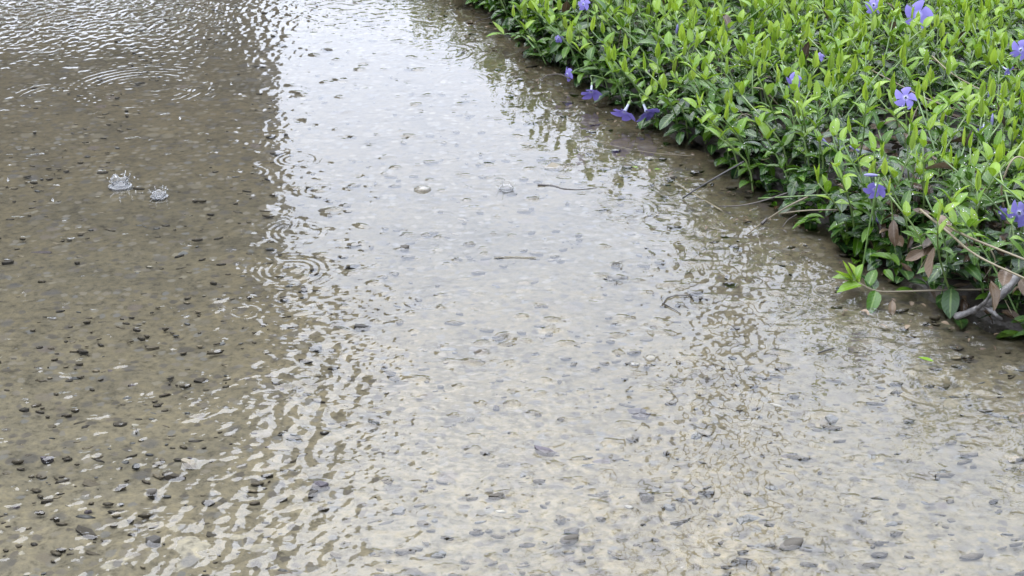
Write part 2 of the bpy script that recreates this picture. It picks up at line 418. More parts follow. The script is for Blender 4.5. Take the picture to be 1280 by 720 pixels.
# ------------------------------------------------------------------ stones (placed first: the water piles up round them)
# px, py, width in px, tone, how far its top stands above the water (mm)
SEEN_STONES = [
    (453, 408, 24, 'dark', 4), (505, 309, 16, 'dark', 3.5), (409, 62, 11, 'dark', 3.5), (398, 606, 26, 'purple', 3), (390, 616, 16, 'dark', 4),
    (622, 619, 26, 'dark', 2.5), (678, 562, 28, 'purple', 2.5), (795, 510, 30, 'purple', 0.5), (800, 516, 30, 'purple', 1), (753, 573, 30, 'purple', 1.5),
    (52, 312, 26, 'purple', 1), (92, 468, 14, 'grey', -0.5), (57, 572, 16, 'purple', 2), (1040, 520, 30, 'grey', 1.5), (187, 331, 8, 'pale', 1),
    (658, 350, 22, 'tan', -0.6), (498, 633, 26, 'grey', 0.2), (548, 687, 26, 'grey', -0.2), (838, 628, 20, 'grey', 0.5), (700, 645, 16, 'dark', 1),
    (752, 644, 16, 'dark', 1.2), (775, 690, 26, 'brown', -0.2), (265, 665, 22, 'brown', 1), (190, 675, 24, 'dark', 2.5), (105, 660, 28, 'dark', 1.2),
    (218, 590, 28, 'dark', 1.5), (190, 615, 16, 'dark', 2), (115, 688, 16, 'brown', 0.5), (30, 508, 18, 'dark', 1), (104, 436, 14, 'dark', 1.5),
    (165, 478, 16, 'purple', 0.5), (252, 470, 28, 'dark', 1.5), (107, 530, 16, 'dark', 1.5), (148, 527, 18, 'dark', 1.2), (49, 431, 12, 'dark', 1),
    (206, 408, 12, 'brown', 1), (75, 386, 14, 'dark', 1), (190, 430, 20, 'brown', 0), (768, 330, 14, 'dark', 3), (1005, 690, 22, 'purple', 0.5),
    (990, 680, 24, 'dark', 2), (1115, 650, 18, 'grey', 0), (1052, 586, 18, 'grey', 0.2), (1098, 575, 22, 'grey', 0), (1178, 585, 16, 'grey', 0.4),
    (1195, 430, 20, 'brown', 0.5), (1180, 480, 16, 'brown', 1), (1230, 510, 18, 'brown', 0.6), (1060, 630, 14, 'dark', 1.5), (1270, 570, 20, 'tan', 0.5),
    (690, 207, 26, 'tan', 2.5), (578, 271, 12, 'tan', 0), (430, 100, 16, 'tan', 0.5), (380, 360, 12, 'dark', 2), (412, 268, 10, 'dark', 2),
    (775, 252, 14, 'brown', 1.5), (838, 222, 12, 'dark', 3), (560, 432, 20, 'grey', -0.4), (965, 605, 20, 'grey', 0.3), (935, 645, 30, 'grey', 0.6),
    (870, 540, 22, 'grey', -0.5), (1215, 690, 24, 'grey', -0.5), (615, 700, 16, 'dark', 0.6), (735, 680, 20, 'dark', 0.8), (505, 685, 20, 'dark', 1.4),
    (418, 690, 18, 'dark', 1), (150, 605, 14, 'tan', 0.4), (145, 640, 12, 'tan', 1), (1100, 690, 16, 'dark', 1.2), (260, 625, 18, 'dark', 1),
]
stones = []                                              # x, y, radius, tone, top_z
for px, py, w, tone, top in SEEN_STONES:
    p = P(px, py)
    r = w / FOC * math.hypot(p.y, CAM_H) * 0.43
    stones.append((p.x, p.y, r, tone, min(top - 1.2, 1.5) * 0.001 if top > 1.6 else (top - 2.2) * 0.001))
N_STONES = 300
while len(stones) < N_STONES:
    py = 330 + 390 * rng.random() ** 0.8 if rng.random() < 0.8 else rng.uniform(60, 330)
    px = rng.uniform(0, 1280) if rng.random() < 0.55 else rng.uniform(0, 420)
    p = P(px, py)
    if bed_d(p.x, p.y) > -0.02: continue
    if rng.random() > 0.5 + 0.5 * math.sin(p.x * 31 + 2 * math.sin(p.y * 17)) * math.sin(p.y * 37 + 2 * math.sin(p.x * 23)): continue
    r = min(0.0068, 0.0031 * math.exp(rng.gauss(0, 0.42)))
    tone = rng.choices(['dark', 'brown', 'grey', 'purple', 'tan', 'pale'], [5, 5, 3, 1.6, 2.5, 0.3])[0]
    top = rng.uniform(-0.0037, -0.0022)
    if rng.random() < (0.16 if px > 380 else 0.07): top = rng.uniform(0.0, 0.0006)
    stones.append((p.x, p.y, r, tone, top))

gravel = []                                              # the small stuff between
for k in range(9000):
    y = 0.75 + 2.2 * rng.random() ** 1.3
    x = rng.uniform(-0.36 * y - 0.15, 0.36 * y + 0.15)
    if bed_d(x, y) > -0.005: continue
    if rng.random() > 0.55 + 0.5 * math.sin(x * 43 + 2 * math.sin(y * 27)) * math.sin(y * 51 + 2 * math.sin(x * 33)): continue
    r = rng.uniform(0.0009, 0.0032) if rng.random() < 0.9 else rng.uniform(0.003, 0.0042)
    tone = rng.choices(['dark', 'brown', 'grey', 'tan', 'pale'], [5, 5, 3, 3, 0.25])[0]
    top = rng.uniform(-0.0040, -0.0020)
    if rng.random() < (0.20 if x > -0.165 * y else 0.05):
        top = rng.uniform(0.0001, 0.0006); tone = rng.choice(['dark', 'dark', 'brown']); r = rng.uniform(0.0014, 0.0032)
    gravel.append((x, y, r, tone, top))

# ------------------------------------------------------------------ water surface
def pxmask(px, py, sx, sy):
    """soft patch round a place on the path, sizes in photo pixels"""
    c = P(px, py)
    a = abs(P(px + sx, py).x - c.x); b = abs(P(px, py - sy).y - c.y)
    return np.exp(-((GX - c.x) / a) ** 2 - ((GY - c.y) / b) ** 2)

m_low = low(0.16, 21); m_low2 = low(0.07, 22)
patch = sstep(-0.6, 1.6, m_low)
near = 1.5 * (1 - sstep(1.1, 1.75, GY))
far = sstep(2.25, 2.6, GY)
m_edge = pxmask(385, 490, 55, 70) + 1.1 * pxmask(240, 675, 110, 45) + 0.5 * pxmask(370, 640, 60, 120)
m_right = 0.5 * pxmask(925, 620, 55, 70) + 0.12 * pxmask(925, 480, 60, 60) + 0.5 * pxmask(1170, 490, 110, 40) + 0.6 * pxmask(880, 300, 140, 45) + 0.4 * pxmask(1060, 385, 70, 28)
m_topleft = 1.1 * pxmask(60, 8, 320, 36) + 0.25 * pxmask(280, 60, 60, 60) + 0.3 * pxmask(480, 5, 180, 25)
H = np.zeros_like(GX)
H += band(0.030, 0.070, 7, 0.7) * (0.05 * m_edge + 0.045 * m_right)
H += band(0.016, 0.040, 1, 0.75) * (0.003 + 0.004 * patch + 0.010 * far + 0.06 * m_topleft + 0.085 * m_edge + 0.07 * m_right)
H += band(0.009, 0.022, 2, 0.8) * (0.003 + 0.012 * patch + 0.018 * near + 0.010 * far + 0.06 * m_topleft + 0.028 * m_edge + 0.025 * m_right)
H += band(0.0045, 0.009, 3) * (0.002 + 0.006 * sstep(0.3, 1.6, m_low2) + 0.022 * near * (0.4 + patch) + 0.04 * sstep(0.6, 1.8, m_low2) * (m_edge + 0.8 * m_right))
# rings of rain drops: px, py, radius px, amplitude (slope), wavelength m
RINGS = [(372, 290, 46, .10, .008), (362, 338, 56, .17, .008), (553, 66, 60, .10, .014), (312, 215, 26, .10, .008),
         (528, 236, 14, .3, .007), (633, 232, 22, .25, .006), (575, 340, 50, .06, .009), (500, 455, 26, .10, .007), (360, 372, 26, .16, .007),
         (780, 262, 50, .18, .009), (180, 110, 110, .10, .013), (70, 120, 70, .09, .012), (830, 275, 80, .09, .010), (690, 207, 22, .25, .007),
         (580, 100, 45, .10, .010), (150, 232, 24, .22, .007), (199, 248, 22, .2, .007), (400, 238, 30, .10, .008), (770, 330, 12, .25, .006),
         (975, 385, 40, .07, .008), (450, 165, 50, .05, .010), (1010, 545, 30, .1, .007),
         (1040, 520, 26, .22, .007), (870, 150 + 60, 30, .1, .008), (90, 28, 60, .12, .014), (640, 120, 40, .09, .009), (700, 130, 36, .1, .009)]
rr = random.Random(3)
for k in range(110):
    RINGS.append((rr.uniform(0, 1280), rr.uniform(20, 700), rr.uniform(14, 46), rr.choice([.04, .06, .10, .16]), rr.uniform(.006, .010)))
for px, py, rp, sl, wl_ in RINGS:
    c = P(px, py)
    rad = rp / FOC * math.hypot(c.y, CAM_H)
    if bed_d(c.x, c.y) > 0: continue
    k = 2 * math.pi / max(wl_, 0.0075)
    def ring(dx, dy, rad=rad, k=k, sl=sl):
        r = np.sqrt(dx * dx + dy * dy)
        env = np.exp(-((r - rad * 0.62) / (rad * 0.36)) ** 2)
        th = np.arctan2(dy, dx)
        brk = 0.72 + 0.28 * np.sin(th * 2 + rad * 900) * np.sin(th * 3 + rad * 400)
        return 1.25 * sl / k * np.sin(k * (r - rad) + 0.5 * np.sin(th * 3 + rad * 700)) * env * brk
    stamp(H, c.x, c.y, rad * 1.7, ring)
# water humped over and drawn up round stones, with a small wake down the slope
ws = random.Random(8)
for si, (x, y, r, tone, top) in enumerate(stones):
    s = min(max(r * 1.0, 0.0028), 0.007)
    a = s * 0.34 * (0.4 + ws.random()) * (0.8 if top > 0 else 0.35)
    if top > 0: stones[si] = (x, y, r, tone, top + a * 0.9)
    th = ws.uniform(-0.35, 0.35); ca, sa = math.cos(th), math.sin(th)
    def hump(dx, dy, s=s, a=a, ca=ca, sa=sa):
        u, v = dx * ca + dy * sa, -dx * sa + dy * ca
        return a * np.exp(-(u / (s * 1.5)) ** 2 - (v / s) ** 2) - 0.4 * a * np.exp(-((u - 1.9 * s) / (s * 1.8)) ** 2 - (v / (0.9 * s)) ** 2)
    stamp(H, x, y, s * 5, hump)
for gi, (x, y, r, tone, top) in enumerate(gravel):
    if top < 0: continue
    s = max(r, 0.0023); a = s * ws.uniform(0.10, 0.34); gravel[gi] = (x, y, r, tone, top + a)
    stamp(H, x, y, s * 5, lambda dx, dy, s=s, a=a: a * np.exp(-(dx / (s * 1.6)) ** 2 - (dy / s) ** 2))
for k in range(5200):
    y = 0.98 + 1.8 * ws.random() ** 1.25
    x = ws.uniform(-0.34 * y - 0.05, 0.34 * y + 0.05)
    s = ws.uniform(0.0021, 0.0046)
    a = s * ws.choice([0.03, 0.05, 0.09, 0.16, 0.30, 0.46]) * ws.choice([1, 1, -0.7])
    if 1.6 < y and ws.random() < 0.5: a *= 0.4
    th = ws.uniform(-0.5, 0.5); ca, sa = math.cos(th), math.sin(th); el = ws.uniform(0.9, 2.2)
    if x < -0.165 * y: a *= 0.5
    def dash(dx, dy, s=s, a=a, ca=ca, sa=sa, el=el):
        u, v = dx * ca + dy * sa, -dx * sa + dy * ca
        return a * np.exp(-(u / (s * el)) ** 2 - (v / s) ** 2)
    stamp(H, x, y, s * 6, dash)
fade = sstep(0, 0.06, GX - FX0) * sstep(0, 0.03, GY - FY0) * sstep(0, 0.06, FY1 - FDY * 2 - GY) * sstep(0, 0.03, FX1 - FDX * 2 - GX)
H *= fade
# rows get sparser with distance: the far ones are seen at a grazing angle
ROWS = np.array([j for j, yv in enumerate(fy) if yv < 1.5 or (yv < 2.05 and j % 2 == 0) or j % 3 == 0])
fym = fy[ROWS]

def sheet(xs, ys, zfun, zfine, clip, name, mat):
    X, Y = np.meshgrid(xs, ys)
    Z = zfun(X, Y)
    if zfine is not None:
        ix = int(np.argmin(abs(xs - FX0))); iy = int(np.argmin(abs(ys - FY0)))
        Z[iy:iy + len(fym), ix:ix + len(fx)] += zfine[ROWS]
    nx, ny = len(xs), len(ys)
    idx = np.arange(nx * ny).reshape(ny, nx)
    q = np.stack([idx[:-1, :-1], idx[:-1, 1:], idx[1:, 1:], idx[1:, :-1]], -1).reshape(-1, 4)
    cx = 0.25 * (X[:-1, :-1] + X[:-1, 1:] + X[1:, 1:] + X[1:, :-1]).ravel(); cy = 0.25 * (Y[:-1, :-1] + Y[:-1, 1:] + Y[1:, 1:] + Y[1:, :-1]).ravel()
    q = q[clip(cx, cy)]
    V = np.stack([X.ravel(), Y.ravel(), Z.ravel()], -1)
    used = np.unique(q); re = np.full(len(V), -1, np.int64); re[used] = np.arange(len(used))
    return np_mesh(name, V[used], re[q], mat)

PATH_W = 3.4
xs = np.concatenate([np.arange(-7.0, FX0 - 0.1, 0.12), [FX0 - 0.04], fx, np.arange(FX1 + 0.06, 3.6, 0.08)])
ys = np.concatenate([np.arange(-2.0, FY0 - 0.06, 0.08), [FY0 - 0.03], fym, np.arange(FY1 + 0.06, 9.0, 0.12)])
on_path = lambda x, y, m=0.03: (bed_d(x, y) < m) & (bed_d(x, y) > -PATH_W)
water = link('water', sheet(xs, ys, lambda X, Y: np.zeros_like(X), H, on_path, 'water', M['water']))
prop(water, 'thin muddy film of rain water rippling over the path', kind='structure')

# ------------------------------------------------------------------ path bed
pxs = np.concatenate([np.arange(-7.2, -1.2, 0.2), np.arange(-1.2, 1.0, 0.005), np.arange(1.0, 3.6, 0.15)])
pys = np.concatenate([np.arange(-2.2, 0.8, 0.15), np.arange(0.8, 3.0, 0.006), np.arange(3.0, 9.2, 0.2)])
pn = np.random.RandomState(4)
def relief(X, Y):
    Z = np.full_like(X, -0.0042)
    for lam, amp in ((0.30, 0.0012), (0.11, 0.0008), (0.05, 0.0005), (0.024, 0.0004)):
        for k in range(4):
            t = pn.rand() * math.pi; ph = pn.rand() * 6.28
            Z += amp * 0.5 * np.sin((X * math.cos(t) + Y * math.sin(t)) * 2 * math.pi / lam / (0.8 + 0.4 * pn.rand()) + ph)
    isl = np.zeros_like(X)
    for px, py, sx, sy, w in ((240, 675, 130, 50, 1.0), (60, 690, 90, 40, .7), (390, 520, 50, 60, .8), (1190, 490, 90, 45, 1.0), (915, 610, 40, 90, .6), (1140, 440, 60, 25, .6), (20, 620, 60, 30, .5)):
        c = P(px, py); a = abs(P(px + sx, py).x - c.x); b = abs(P(px, py - sy).y - c.y)
        isl += w * np.exp(-((X - c.x) / a) ** 2 - ((Y - c.y) / b) ** 2)
    nz = np.zeros_like(X)
    for k in range(26):
        lam = 0.014 + 0.05 * pn.rand(); t = pn.rand() * math.pi
        nz += np.sin((X * math.cos(t) + Y * math.sin(t)) * 2 * math.pi / lam + 6.28 * pn.rand()) / math.sqrt(13)
    return Z + isl * (0.0016 + 0.0022 * nz)
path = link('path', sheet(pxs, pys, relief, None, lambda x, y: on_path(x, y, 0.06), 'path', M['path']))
prop(path, 'muddy gravel path under a film of rain water', kind='structure')

def stone_mesh(name, seed, soft=False):
    """a broken, flattish chip of rock"""
    bm = bmesh.new(); bmesh.ops.create_icosphere(bm, subdivisions=2 if soft else 1, radius=1.0)
    q = random.Random(seed)
    ax = [Vector((q.uniform(-1, 1), q.uniform(-1, 1), q.uniform(-.8, .8))).normalized() for _ in range(6)] + [Vector((q.uniform(-.3, .3), q.uniform(-.3, .3), 1)).normalized()]
    off = [q.uniform(0.40, 0.85) for _ in ax[:-1]] + [0.55]
    for v in bm.verts:
        for a, o in zip(ax, off):                        # flat broken faces
            d = v.co.dot(a)
            if d > o: v.co -= a * (d - o) * (0.75 if soft else 0.95)
        v.co *= 1 + (0.05 if soft else 0.12) * q.uniform(-1, 1)
    me = bpy.data.meshes.new(name); bm.to_mesh(me); bm.free()
    if soft: me.polygons.foreach_set('use_smooth', [True] * len(me.polygons))
    return me

stone_meshes = {}
for tone in STONE:
    stone_meshes[tone] = []
    for k in range(6):
        me = stone_mesh('stone', len(tone) * 31 + k * 7 + ord(tone[0]), k == 0)
        me.materials.append(STONE[tone]); stone_meshes[tone].append(me)
qs = random.Random(17)
for i, (x, y, r, tone, top) in enumerate(stones):
    o = link('stone', qs.choice(stone_meshes[tone]), path)
    hz = max(r * qs.uniform(0.35, 0.6), 0.5 * (top + 0.0050))
    o.scale = (r * qs.uniform(1.05, 1.75), r * qs.uniform(0.6, 1.0), hz / 0.6)
    o.location = (x, y, top - hz)
    o.rotation_euler = (qs.uniform(-.2, .2), qs.uniform(-.2, .2), qs.uniform(-0.5, 0.5))

# small gravel, one part of the path
def icov(seed):
    bm = bmesh.new(); bmesh.ops.create_icosphere(bm, subdivisions=1, radius=1.0)
    q = random.Random(seed)
    for v in bm.verts: v.co *= q.uniform(0.7, 1.1)
    V = np.array([v.co[:] for v in bm.verts]); bm.verts.index_update()
    F = np.array([[v.index for v in f.verts] for f in bm.faces]); bm.free()
    return V, F
bases = [icov(k) for k in range(5)]
tones = list(STONE)
GV, GF, GM, off = [], [], [], 0
for x, y, r, tone, top in gravel:
    V, F = qs.choice(bases); a = qs.uniform(-0.6, 0.6)
    ca, sa = math.cos(a), math.sin(a)
    if top > 0: a *= 0.6; ca, sa = math.cos(a), math.sin(a)
    sx, sy, sz = r * (qs.uniform(1.5, 4.2) if top > 0 else qs.uniform(1.0, 2.6)), r * qs.uniform(0.55, 1.0), max(r * 0.5, 0.5 * (top + 0.0048))
    W = V * [sx, sy, sz]
    W = np.stack([W[:, 0] * ca - W[:, 1] * sa + x, W[:, 0] * sa + W[:, 1] * ca + y, W[:, 2] + top - sz], -1)
    GV.append(W); GF.append(F + off); off += len(V); GM += [tones.index(tone)] * len(F)
me = np_mesh('gravel', np.concatenate(GV), np.concatenate(GF), tri=True)
for t in tones: me.materials.append(STONE[t])
me.polygons.foreach_set('material_index', np.array(GM, np.int32))
g = link('gravel', me, path); prop(g, 'fine dark and tan gravel bedded in the muddy path', kind='stuff')

# ------------------------------------------------------------------ ground, soil of the bed
gm = mesh_from('ground', [(-400, -400, -0.05), (400, -400, -0.05), (400, 400, -0.05), (-400, 400, -0.05)], [(0, 1, 2, 3)], M['grass'], False)
prop(link('ground', gm), 'wet grassy ground stretching away to the horizon', kind='structure')

sn = np.random.RandomState(9)
def soil_z(X, Y):
    d = bed_d(X, Y)
    z = -0.012 + 0.034 * sstep(-0.01, 0.07, d)
    z = z + 0.003 * np.sin(X * 71 + 1.3) * np.sin(Y * 63) + 0.002 * np.sin(X * 147 + Y * 90)
    return z
sxs = np.concatenate([np.arange(-3.2, -0.3, 0.12), np.arange(-0.3, 1.2, 0.014), np.arange(1.2, 4.5, 0.12)])
sys_ = np.concatenate([np.arange(-0.6, 1.1, 0.10), np.arange(1.1, 3.0, 0.016), np.arange(3.0, 8.6, 0.15)])
soil = link('flower_bed', sheet(sxs, sys_, soil_z, None, lambda x, y: (bed_d(x, y) > -0.02) & (bed_d(x, y) < 2.6), 'flower_bed', M['soil']))
prop(soil, 'dark wet soil of the flower bed beside the path', kind='structure')

# ------------------------------------------------------------------ leaves
def leaf_geo(wid, fold, curl, tip=0.75, cols=5, rows=6, base=0.6, wave=0.0, seed=0):
    """unit-length leaf along +y, faces up (+z)"""
    q = random.Random(seed)
    v, uv, f = [], [], []
    pk = max((t / 40) ** base * (1 - t / 40) ** tip for t in range(1, 40))
    for j in range(rows):
        t = j / (rows - 1)
        w = wid * 0.5 * ((t ** base) * ((1 - t) ** tip) / pk)
        if j == 0: w = 0.025
        if j == rows - 1: w = 0.012
        yy = t
        zz = -curl * t * t
        for i in range(cols):
            s = i / (cols - 1) * 2 - 1
            v.append((s * w * math.cos(fold), yy - curl * 0.25 * t * t * t, zz + abs(s) * w * math.sin(fold) + wave * math.sin(t * 9 + s * 2) * abs(s)))
            uv.append((0.5 + s * 0.5, t))
    for j in range(rows - 1):
        for i in range(cols - 1):
            a = j * cols + i
            f.append((a, a + 1, a + cols + 1, a + cols))
    return v, f, uv

LEAF = {'tip': [], 'mid': [], 'old': [], 'dead': []}
for k in range(4):
    LEAF['tip'].append((leaf_geo(0.40 + 0.05 * k, 0.5, -0.10 - 0.05 * k, 0.9, seed=k), 'leaf_tip'))
    LEAF['mid'].append((leaf_geo(0.40 + 0.03 * k, 0.38, 0.12 + 0.08 * k, 0.8, wave=0.008, seed=k), 'leaf_mid'))
    LEAF['old'].append((leaf_geo(0.46 + 0.03 * k, 0.22, 0.14 + 0.06 * k, 0.7, wave=0.012, seed=k), 'leaf_old'))
    LEAF['dead'].append((leaf_geo(0.42 + 0.05 * k, 0.5, 0.35 - 0.25 * k, 0.7, wave=0.04, seed=k), 'leaf_dead'))
# young leaves lower on the shoot are as broad as mid ones
LEAF['young'] = [(g, 'leaf_young') for g, _ in LEAF['mid']]
LEAF_ME = {c: [mesh_from('leaf', *gm_[:2], M[mn], True, gm_[2]) for gm_, mn in lst] for c, lst in LEAF.items()}

def leaf_matrix(p, az, el, roll, L, W=None):
    """leaf at p pointing to azimuth az, el above the horizontal, upper side up"""
    d = Vector((math.cos(az) * math.cos(el), math.sin(az) * math.cos(el), math.sin(el)))
    side = Vector((math.sin(az), -math.cos(az), 0))
    up = side.cross(d)
    m = Matrix((side, d, up)).transposed().to_4x4()
    m = Matrix.Translation(p) @ m @ Matrix.Rotation(roll, 4, 'Y') @ Matrix.Diagonal((W or L, L, L, 1))
    return m

def grow(q, base, h, lean, az, tone, sparse=False):
    """stem points and leaves of one upright shoot"""
    top = base + Vector((math.cos(az) * lean * h, math.sin(az) * lean * h, h))
    mid = base * 0.5 + top * 0.5 + Vector((q.uniform(-.1, .1) * h - math.cos(az) * lean * h * 0.18, q.uniform(-.1, .1) * h - math.sin(az) * lean * h * 0.18, 0))
    pts = spline([base, mid, top], 3)
    leaves = []
    nn = q.choice([4, 5, 5, 6]); open_tip = q.random() < 0.35
    a0 = q.uniform(0, 6.28)
    for i in range(nn):
        t = 0.22 + 0.78 * i / (nn - 1)
        s = t * (len(pts) - 1); k = min(int(s), len(pts) - 2)
        p = pts[k].lerp(pts[k + 1], s - k)
        a0 += math.pi / 2 + q.uniform(-.3, .3)
        last = i == nn - 1 and not open_tip
        for sgn in (0, 1):
            if i == 0 and q.random() < 0.35: continue
            aa = a0 + sgn * math.pi + q.uniform(-.25, .25)
            if last:
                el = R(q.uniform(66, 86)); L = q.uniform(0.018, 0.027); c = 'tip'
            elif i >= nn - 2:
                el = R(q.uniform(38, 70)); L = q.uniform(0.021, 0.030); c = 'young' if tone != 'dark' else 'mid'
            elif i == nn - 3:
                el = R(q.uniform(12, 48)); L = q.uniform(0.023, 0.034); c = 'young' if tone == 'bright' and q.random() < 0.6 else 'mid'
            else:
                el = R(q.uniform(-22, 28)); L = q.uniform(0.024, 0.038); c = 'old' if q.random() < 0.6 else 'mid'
            L *= 0.88
            W = L * q.uniform(0.78, 1.1) * (0.85 if last else 1)
            if q.random() < 0.006: c = 'dead'
            leaves.append((c, q.randrange(4), leaf_matrix(p, aa, el, q.uniform(-.35, .35), L, W)))
    return pts, leaves

# ------------------------------------------------------------------ landmarks: flowers, buds, dead leaves, sticks
def petal_geo():
    v, uv, f = [], [], []
    rows, cols = 5, 5
    for j in range(rows):
        t = j / (rows - 1)
        w = 0.12 + 0.80 * t ** 0.75
        for i in range(cols):
            s = i / (cols - 1) * 2 - 1
            yy = 0.08 + t * (0.92 + 0.14 * s - 0.16 * s * s)      # oblique cut end
            v.append((s * w * 0.5 + 0.06 * t, yy, 0.10 * t * t * (1 if s > 0 else 0.6) - 0.16 * t ** 3))
            uv.append((0.5 + s * 0.5, t))
    for j in range(rows - 1):
        for i in range(cols - 1):
            a = j * cols + i
            f.append((a, a + 1, a + cols + 1, a + cols))
    return mesh_from('petal', v, f, M['petal'], True, uv)
PETAL = petal_geo()

def cone_mesh(name, prof, mat, sides=8):
    v, f = [], []
    for z, r in prof:
        for k in range(sides):
            a = 2 * math.pi * k / sides
            v.append((r * math.cos(a), r * math.sin(a), z))
    for j in range(len(prof) - 1):
        for k in range(sides):
            k2 = (k + 1) % sides
            f.append((j * sides + k, j * sides + k2, (j + 1) * sides + k2, (j + 1) * sides + k))
    return mesh_from(name, v, f, mat)
TUBE = cone_mesh('tube', [(-0.75, 0.05), (-0.55, 0.10), (-0.2, 0.11), (0, 0.17), (0.06, 0.10)], M['flower_tube'])
BUD = cone_mesh('bud', [(-0.5, 0.05), (-0.3, 0.12), (0.1, 0.16), (0.5, 0.14), (0.8, 0.05), (0.86, 0.0)], M['bud'])
CALYX = cone_mesh('calyx', [(-0.95, 0.04), (-0.82, 0.12), (-0.62, 0.11), (-0.55, 0.06)], M['stem_green'])

LAND = []                                                # (position, short phrase)
def flower(px, py, z, size_px, face, label, phrase, opening=0.0, spin=0.0):
    if z >= 0.06: z += 0.028
    c = P(px, py, z)
    rad = 0.46 * size_px / FOC * (c - Vector((0, 0, CAM_H))).length
    gz = float(soil_z(np.array([c.x]), np.array([c.y]))[0]) if bed_d(c.x, c.y) > -0.01 else 0.0
    d = Vector(face).normalized()
    base = Vector((c.x + 0.01, c.y + 0.015, gz))
    if bed_d(base.x, base.y) < 0.02:
        k = 0.025 - bed_d(base.x, base.y); base.x += k * NX; base.y += k * NY; base.z = float(soil_z(np.array([base.x]), np.array([base.y]))[0])
    t = prop(bpy.data.objects.new('periwinkle_flower', None), label, 'flower', 'violet periwinkle flowers in the bed')
    t.location = base; COL.objects.link(t)
    rel = c - base
    neck = rel - d * rad * 0.92
    pts = spline([Vector((0, 0, -0.002)), Vector((neck.x * .3, neck.y * .3, max(neck.z * 0.75, 0.02))), neck - d * 0.006 + Vector((0, 0, 0.004)), neck], 4)
    v, f = tube(pts, taper(len(pts), 0.0011, 0.0008), 5)
    link('stalk', mesh_from('stalk', v, f, M['stem_green']), t)
    q = Vector((0, 0, 1)).rotation_difference(d) @ Quaternion((0, 0, 1), spin)
    mt = Matrix.Translation(rel) @ q.to_matrix().to_4x4()
    o = link('tube', TUBE, t); o.matrix_local = mt @ Matrix.Diagonal((rad, rad, rad, 1))
    o = link('calyx', CALYX, t); o.matrix_local = mt @ Matrix.Diagonal((rad, rad, rad, 1))
    for k in range(5):
        o = link('petal', PETAL, t)
        o.matrix_local = mt @ Matrix.Rotation(2 * math.pi * k / 5 + 0.1 * math.sin(3 * k), 4, 'Z') @ Matrix.Rotation(-opening + 0.1 * math.sin(5 * k + px), 4, 'X') @ Matrix.Diagonal((rad, rad, rad, 1))
    LAND.append((c, phrase))

def bud(px, py, z, size_px, face, label, phrase):
    z += 0.025
    c = P(px, py, z)
    L = 0.55 * size_px / FOC * (c - Vector((0, 0, CAM_H))).length
    d = Vector(face).normalized()
    base = Vector((c.x, c.y + 0.01, float(soil_z(np.array([c.x]), np.array([c.y]))[0])))
    t = prop(bpy.data.objects.new('periwinkle_bud', None), label, 'flower bud', 'furled periwinkle buds in the bed')
    t.location = base; COL.objects.link(t)
    rel = c - base; neck = rel - d * L * 0.6
    pts = spline([Vector((0, 0, -0.002)), Vector((neck.x * .5, neck.y * .5, neck.z * 0.6)), neck], 4)
    v, f = tube(pts, 0.0009, 5)
    link('stalk', mesh_from('stalk', v, f, M['stem_green']), t)
    q = Vector((0, 0, 1)).rotation_difference(d)
    o = link('petals', BUD, t); o.matrix_local = Matrix.Translation(rel) @ q.to_matrix().to_4x4() @ Matrix.Diagonal((L, L, L, 1))
    o = link('calyx', CALYX, t); o.matrix_local = Matrix.Translation(rel) @ q.to_matrix().to_4x4() @ Matrix.Diagonal((L, L, L * 0.7, 1))
    LAND.append((c, phrase))

CAMW = (0, -0.9, 0.45)
flower(1148, 18, 0.105, 36, (-0.1, -1, 0.35), 'wide open violet flower facing the path, largest at the back of the bed', 'wide open flower at the back')
flower(1092, 6, 0.10, 24, (-0.4, -0.8, 0.5), 'small violet flower next to the wide open one at the back', 'small flower beside the open one', 0.2)
flower(1132, 122, 0.075, 30, (0.1, -0.75, 0.65), 'open violet flower low among dry stems in the middle of the bed', 'flower among the dry stems')
flower(991, 101, 0.085, 22, (-0.5, -0.8, 0.1), 'half hidden violet flower alone amid dense pale shoots', 'half hidden lone flower', 0.3)
flower(1258, 87, 0.095, 20, (0.5, -0.5, -0.3), 'pale violet flower seen from behind below the cut off one', 'pale flower seen from behind', -0.5)
flower(1276, 62, 0.10, 26, (0.2, -0.9, 0.3), 'violet flower cut off by the right edge, upper of the two', 'upper flower at the right edge', 0.1)
flower(1274, 266, 0.07, 36, (-0.6, -0.7, 0.2), 'big drooping violet flower at the right edge beside long tan stems', 'big drooping flower by the tan stems', 0.25, 0.5)
flower(1250, 268, 0.055, 22, (-0.8, -0.5, -0.1), 'crumpled violet flower just left of the big drooping one', 'crumpled flower by the drooping one', 0.5)
flower(1094, 236, 0.070, 30, (-0.2, -0.8, -0.3), 'drooping violet flower under a pale furled bud near the bed edge', 'drooping flower under the furled bud', -0.35, 0.4)
flower(1098, 276, 0.045, 14, (-0.3, -0.9, 0.2), 'tiny violet flower hanging above the tan dead leaf', 'tiny flower above the dead leaf', 0.9)
flower(781, 139, 0.026, 36, (-0.5, -0.65, -0.75), 'limp violet flower hanging over the water, left of a touching pair', 'left one of the hanging pair', -0.45)
flower(808, 139, 0.026, 36, (0.35, -0.65, -0.75), 'limp violet flower hanging over the water, right of a touching pair', 'right one of the hanging pair', -0.45, 0.6)
flower(739, 114, 0.024, 30, (-0.1, -0.7, -0.7), 'violet flower with drooping skirt of petals alone over the water edge', 'drooping flower alone at the water', -0.5)
flower(709, 93, 0.022, 20, (-0.7, -0.5, 0.0), 'small violet flower at the dark twig nearest the back of the path', 'small flower at the dark arched twig', 0.2)
flower(729, 5, 0.09, 18, (-0.4, -0.8, 0.4), 'pale violet flower at the back corner of the bed', 'pale flower at the back corner', 0.2)
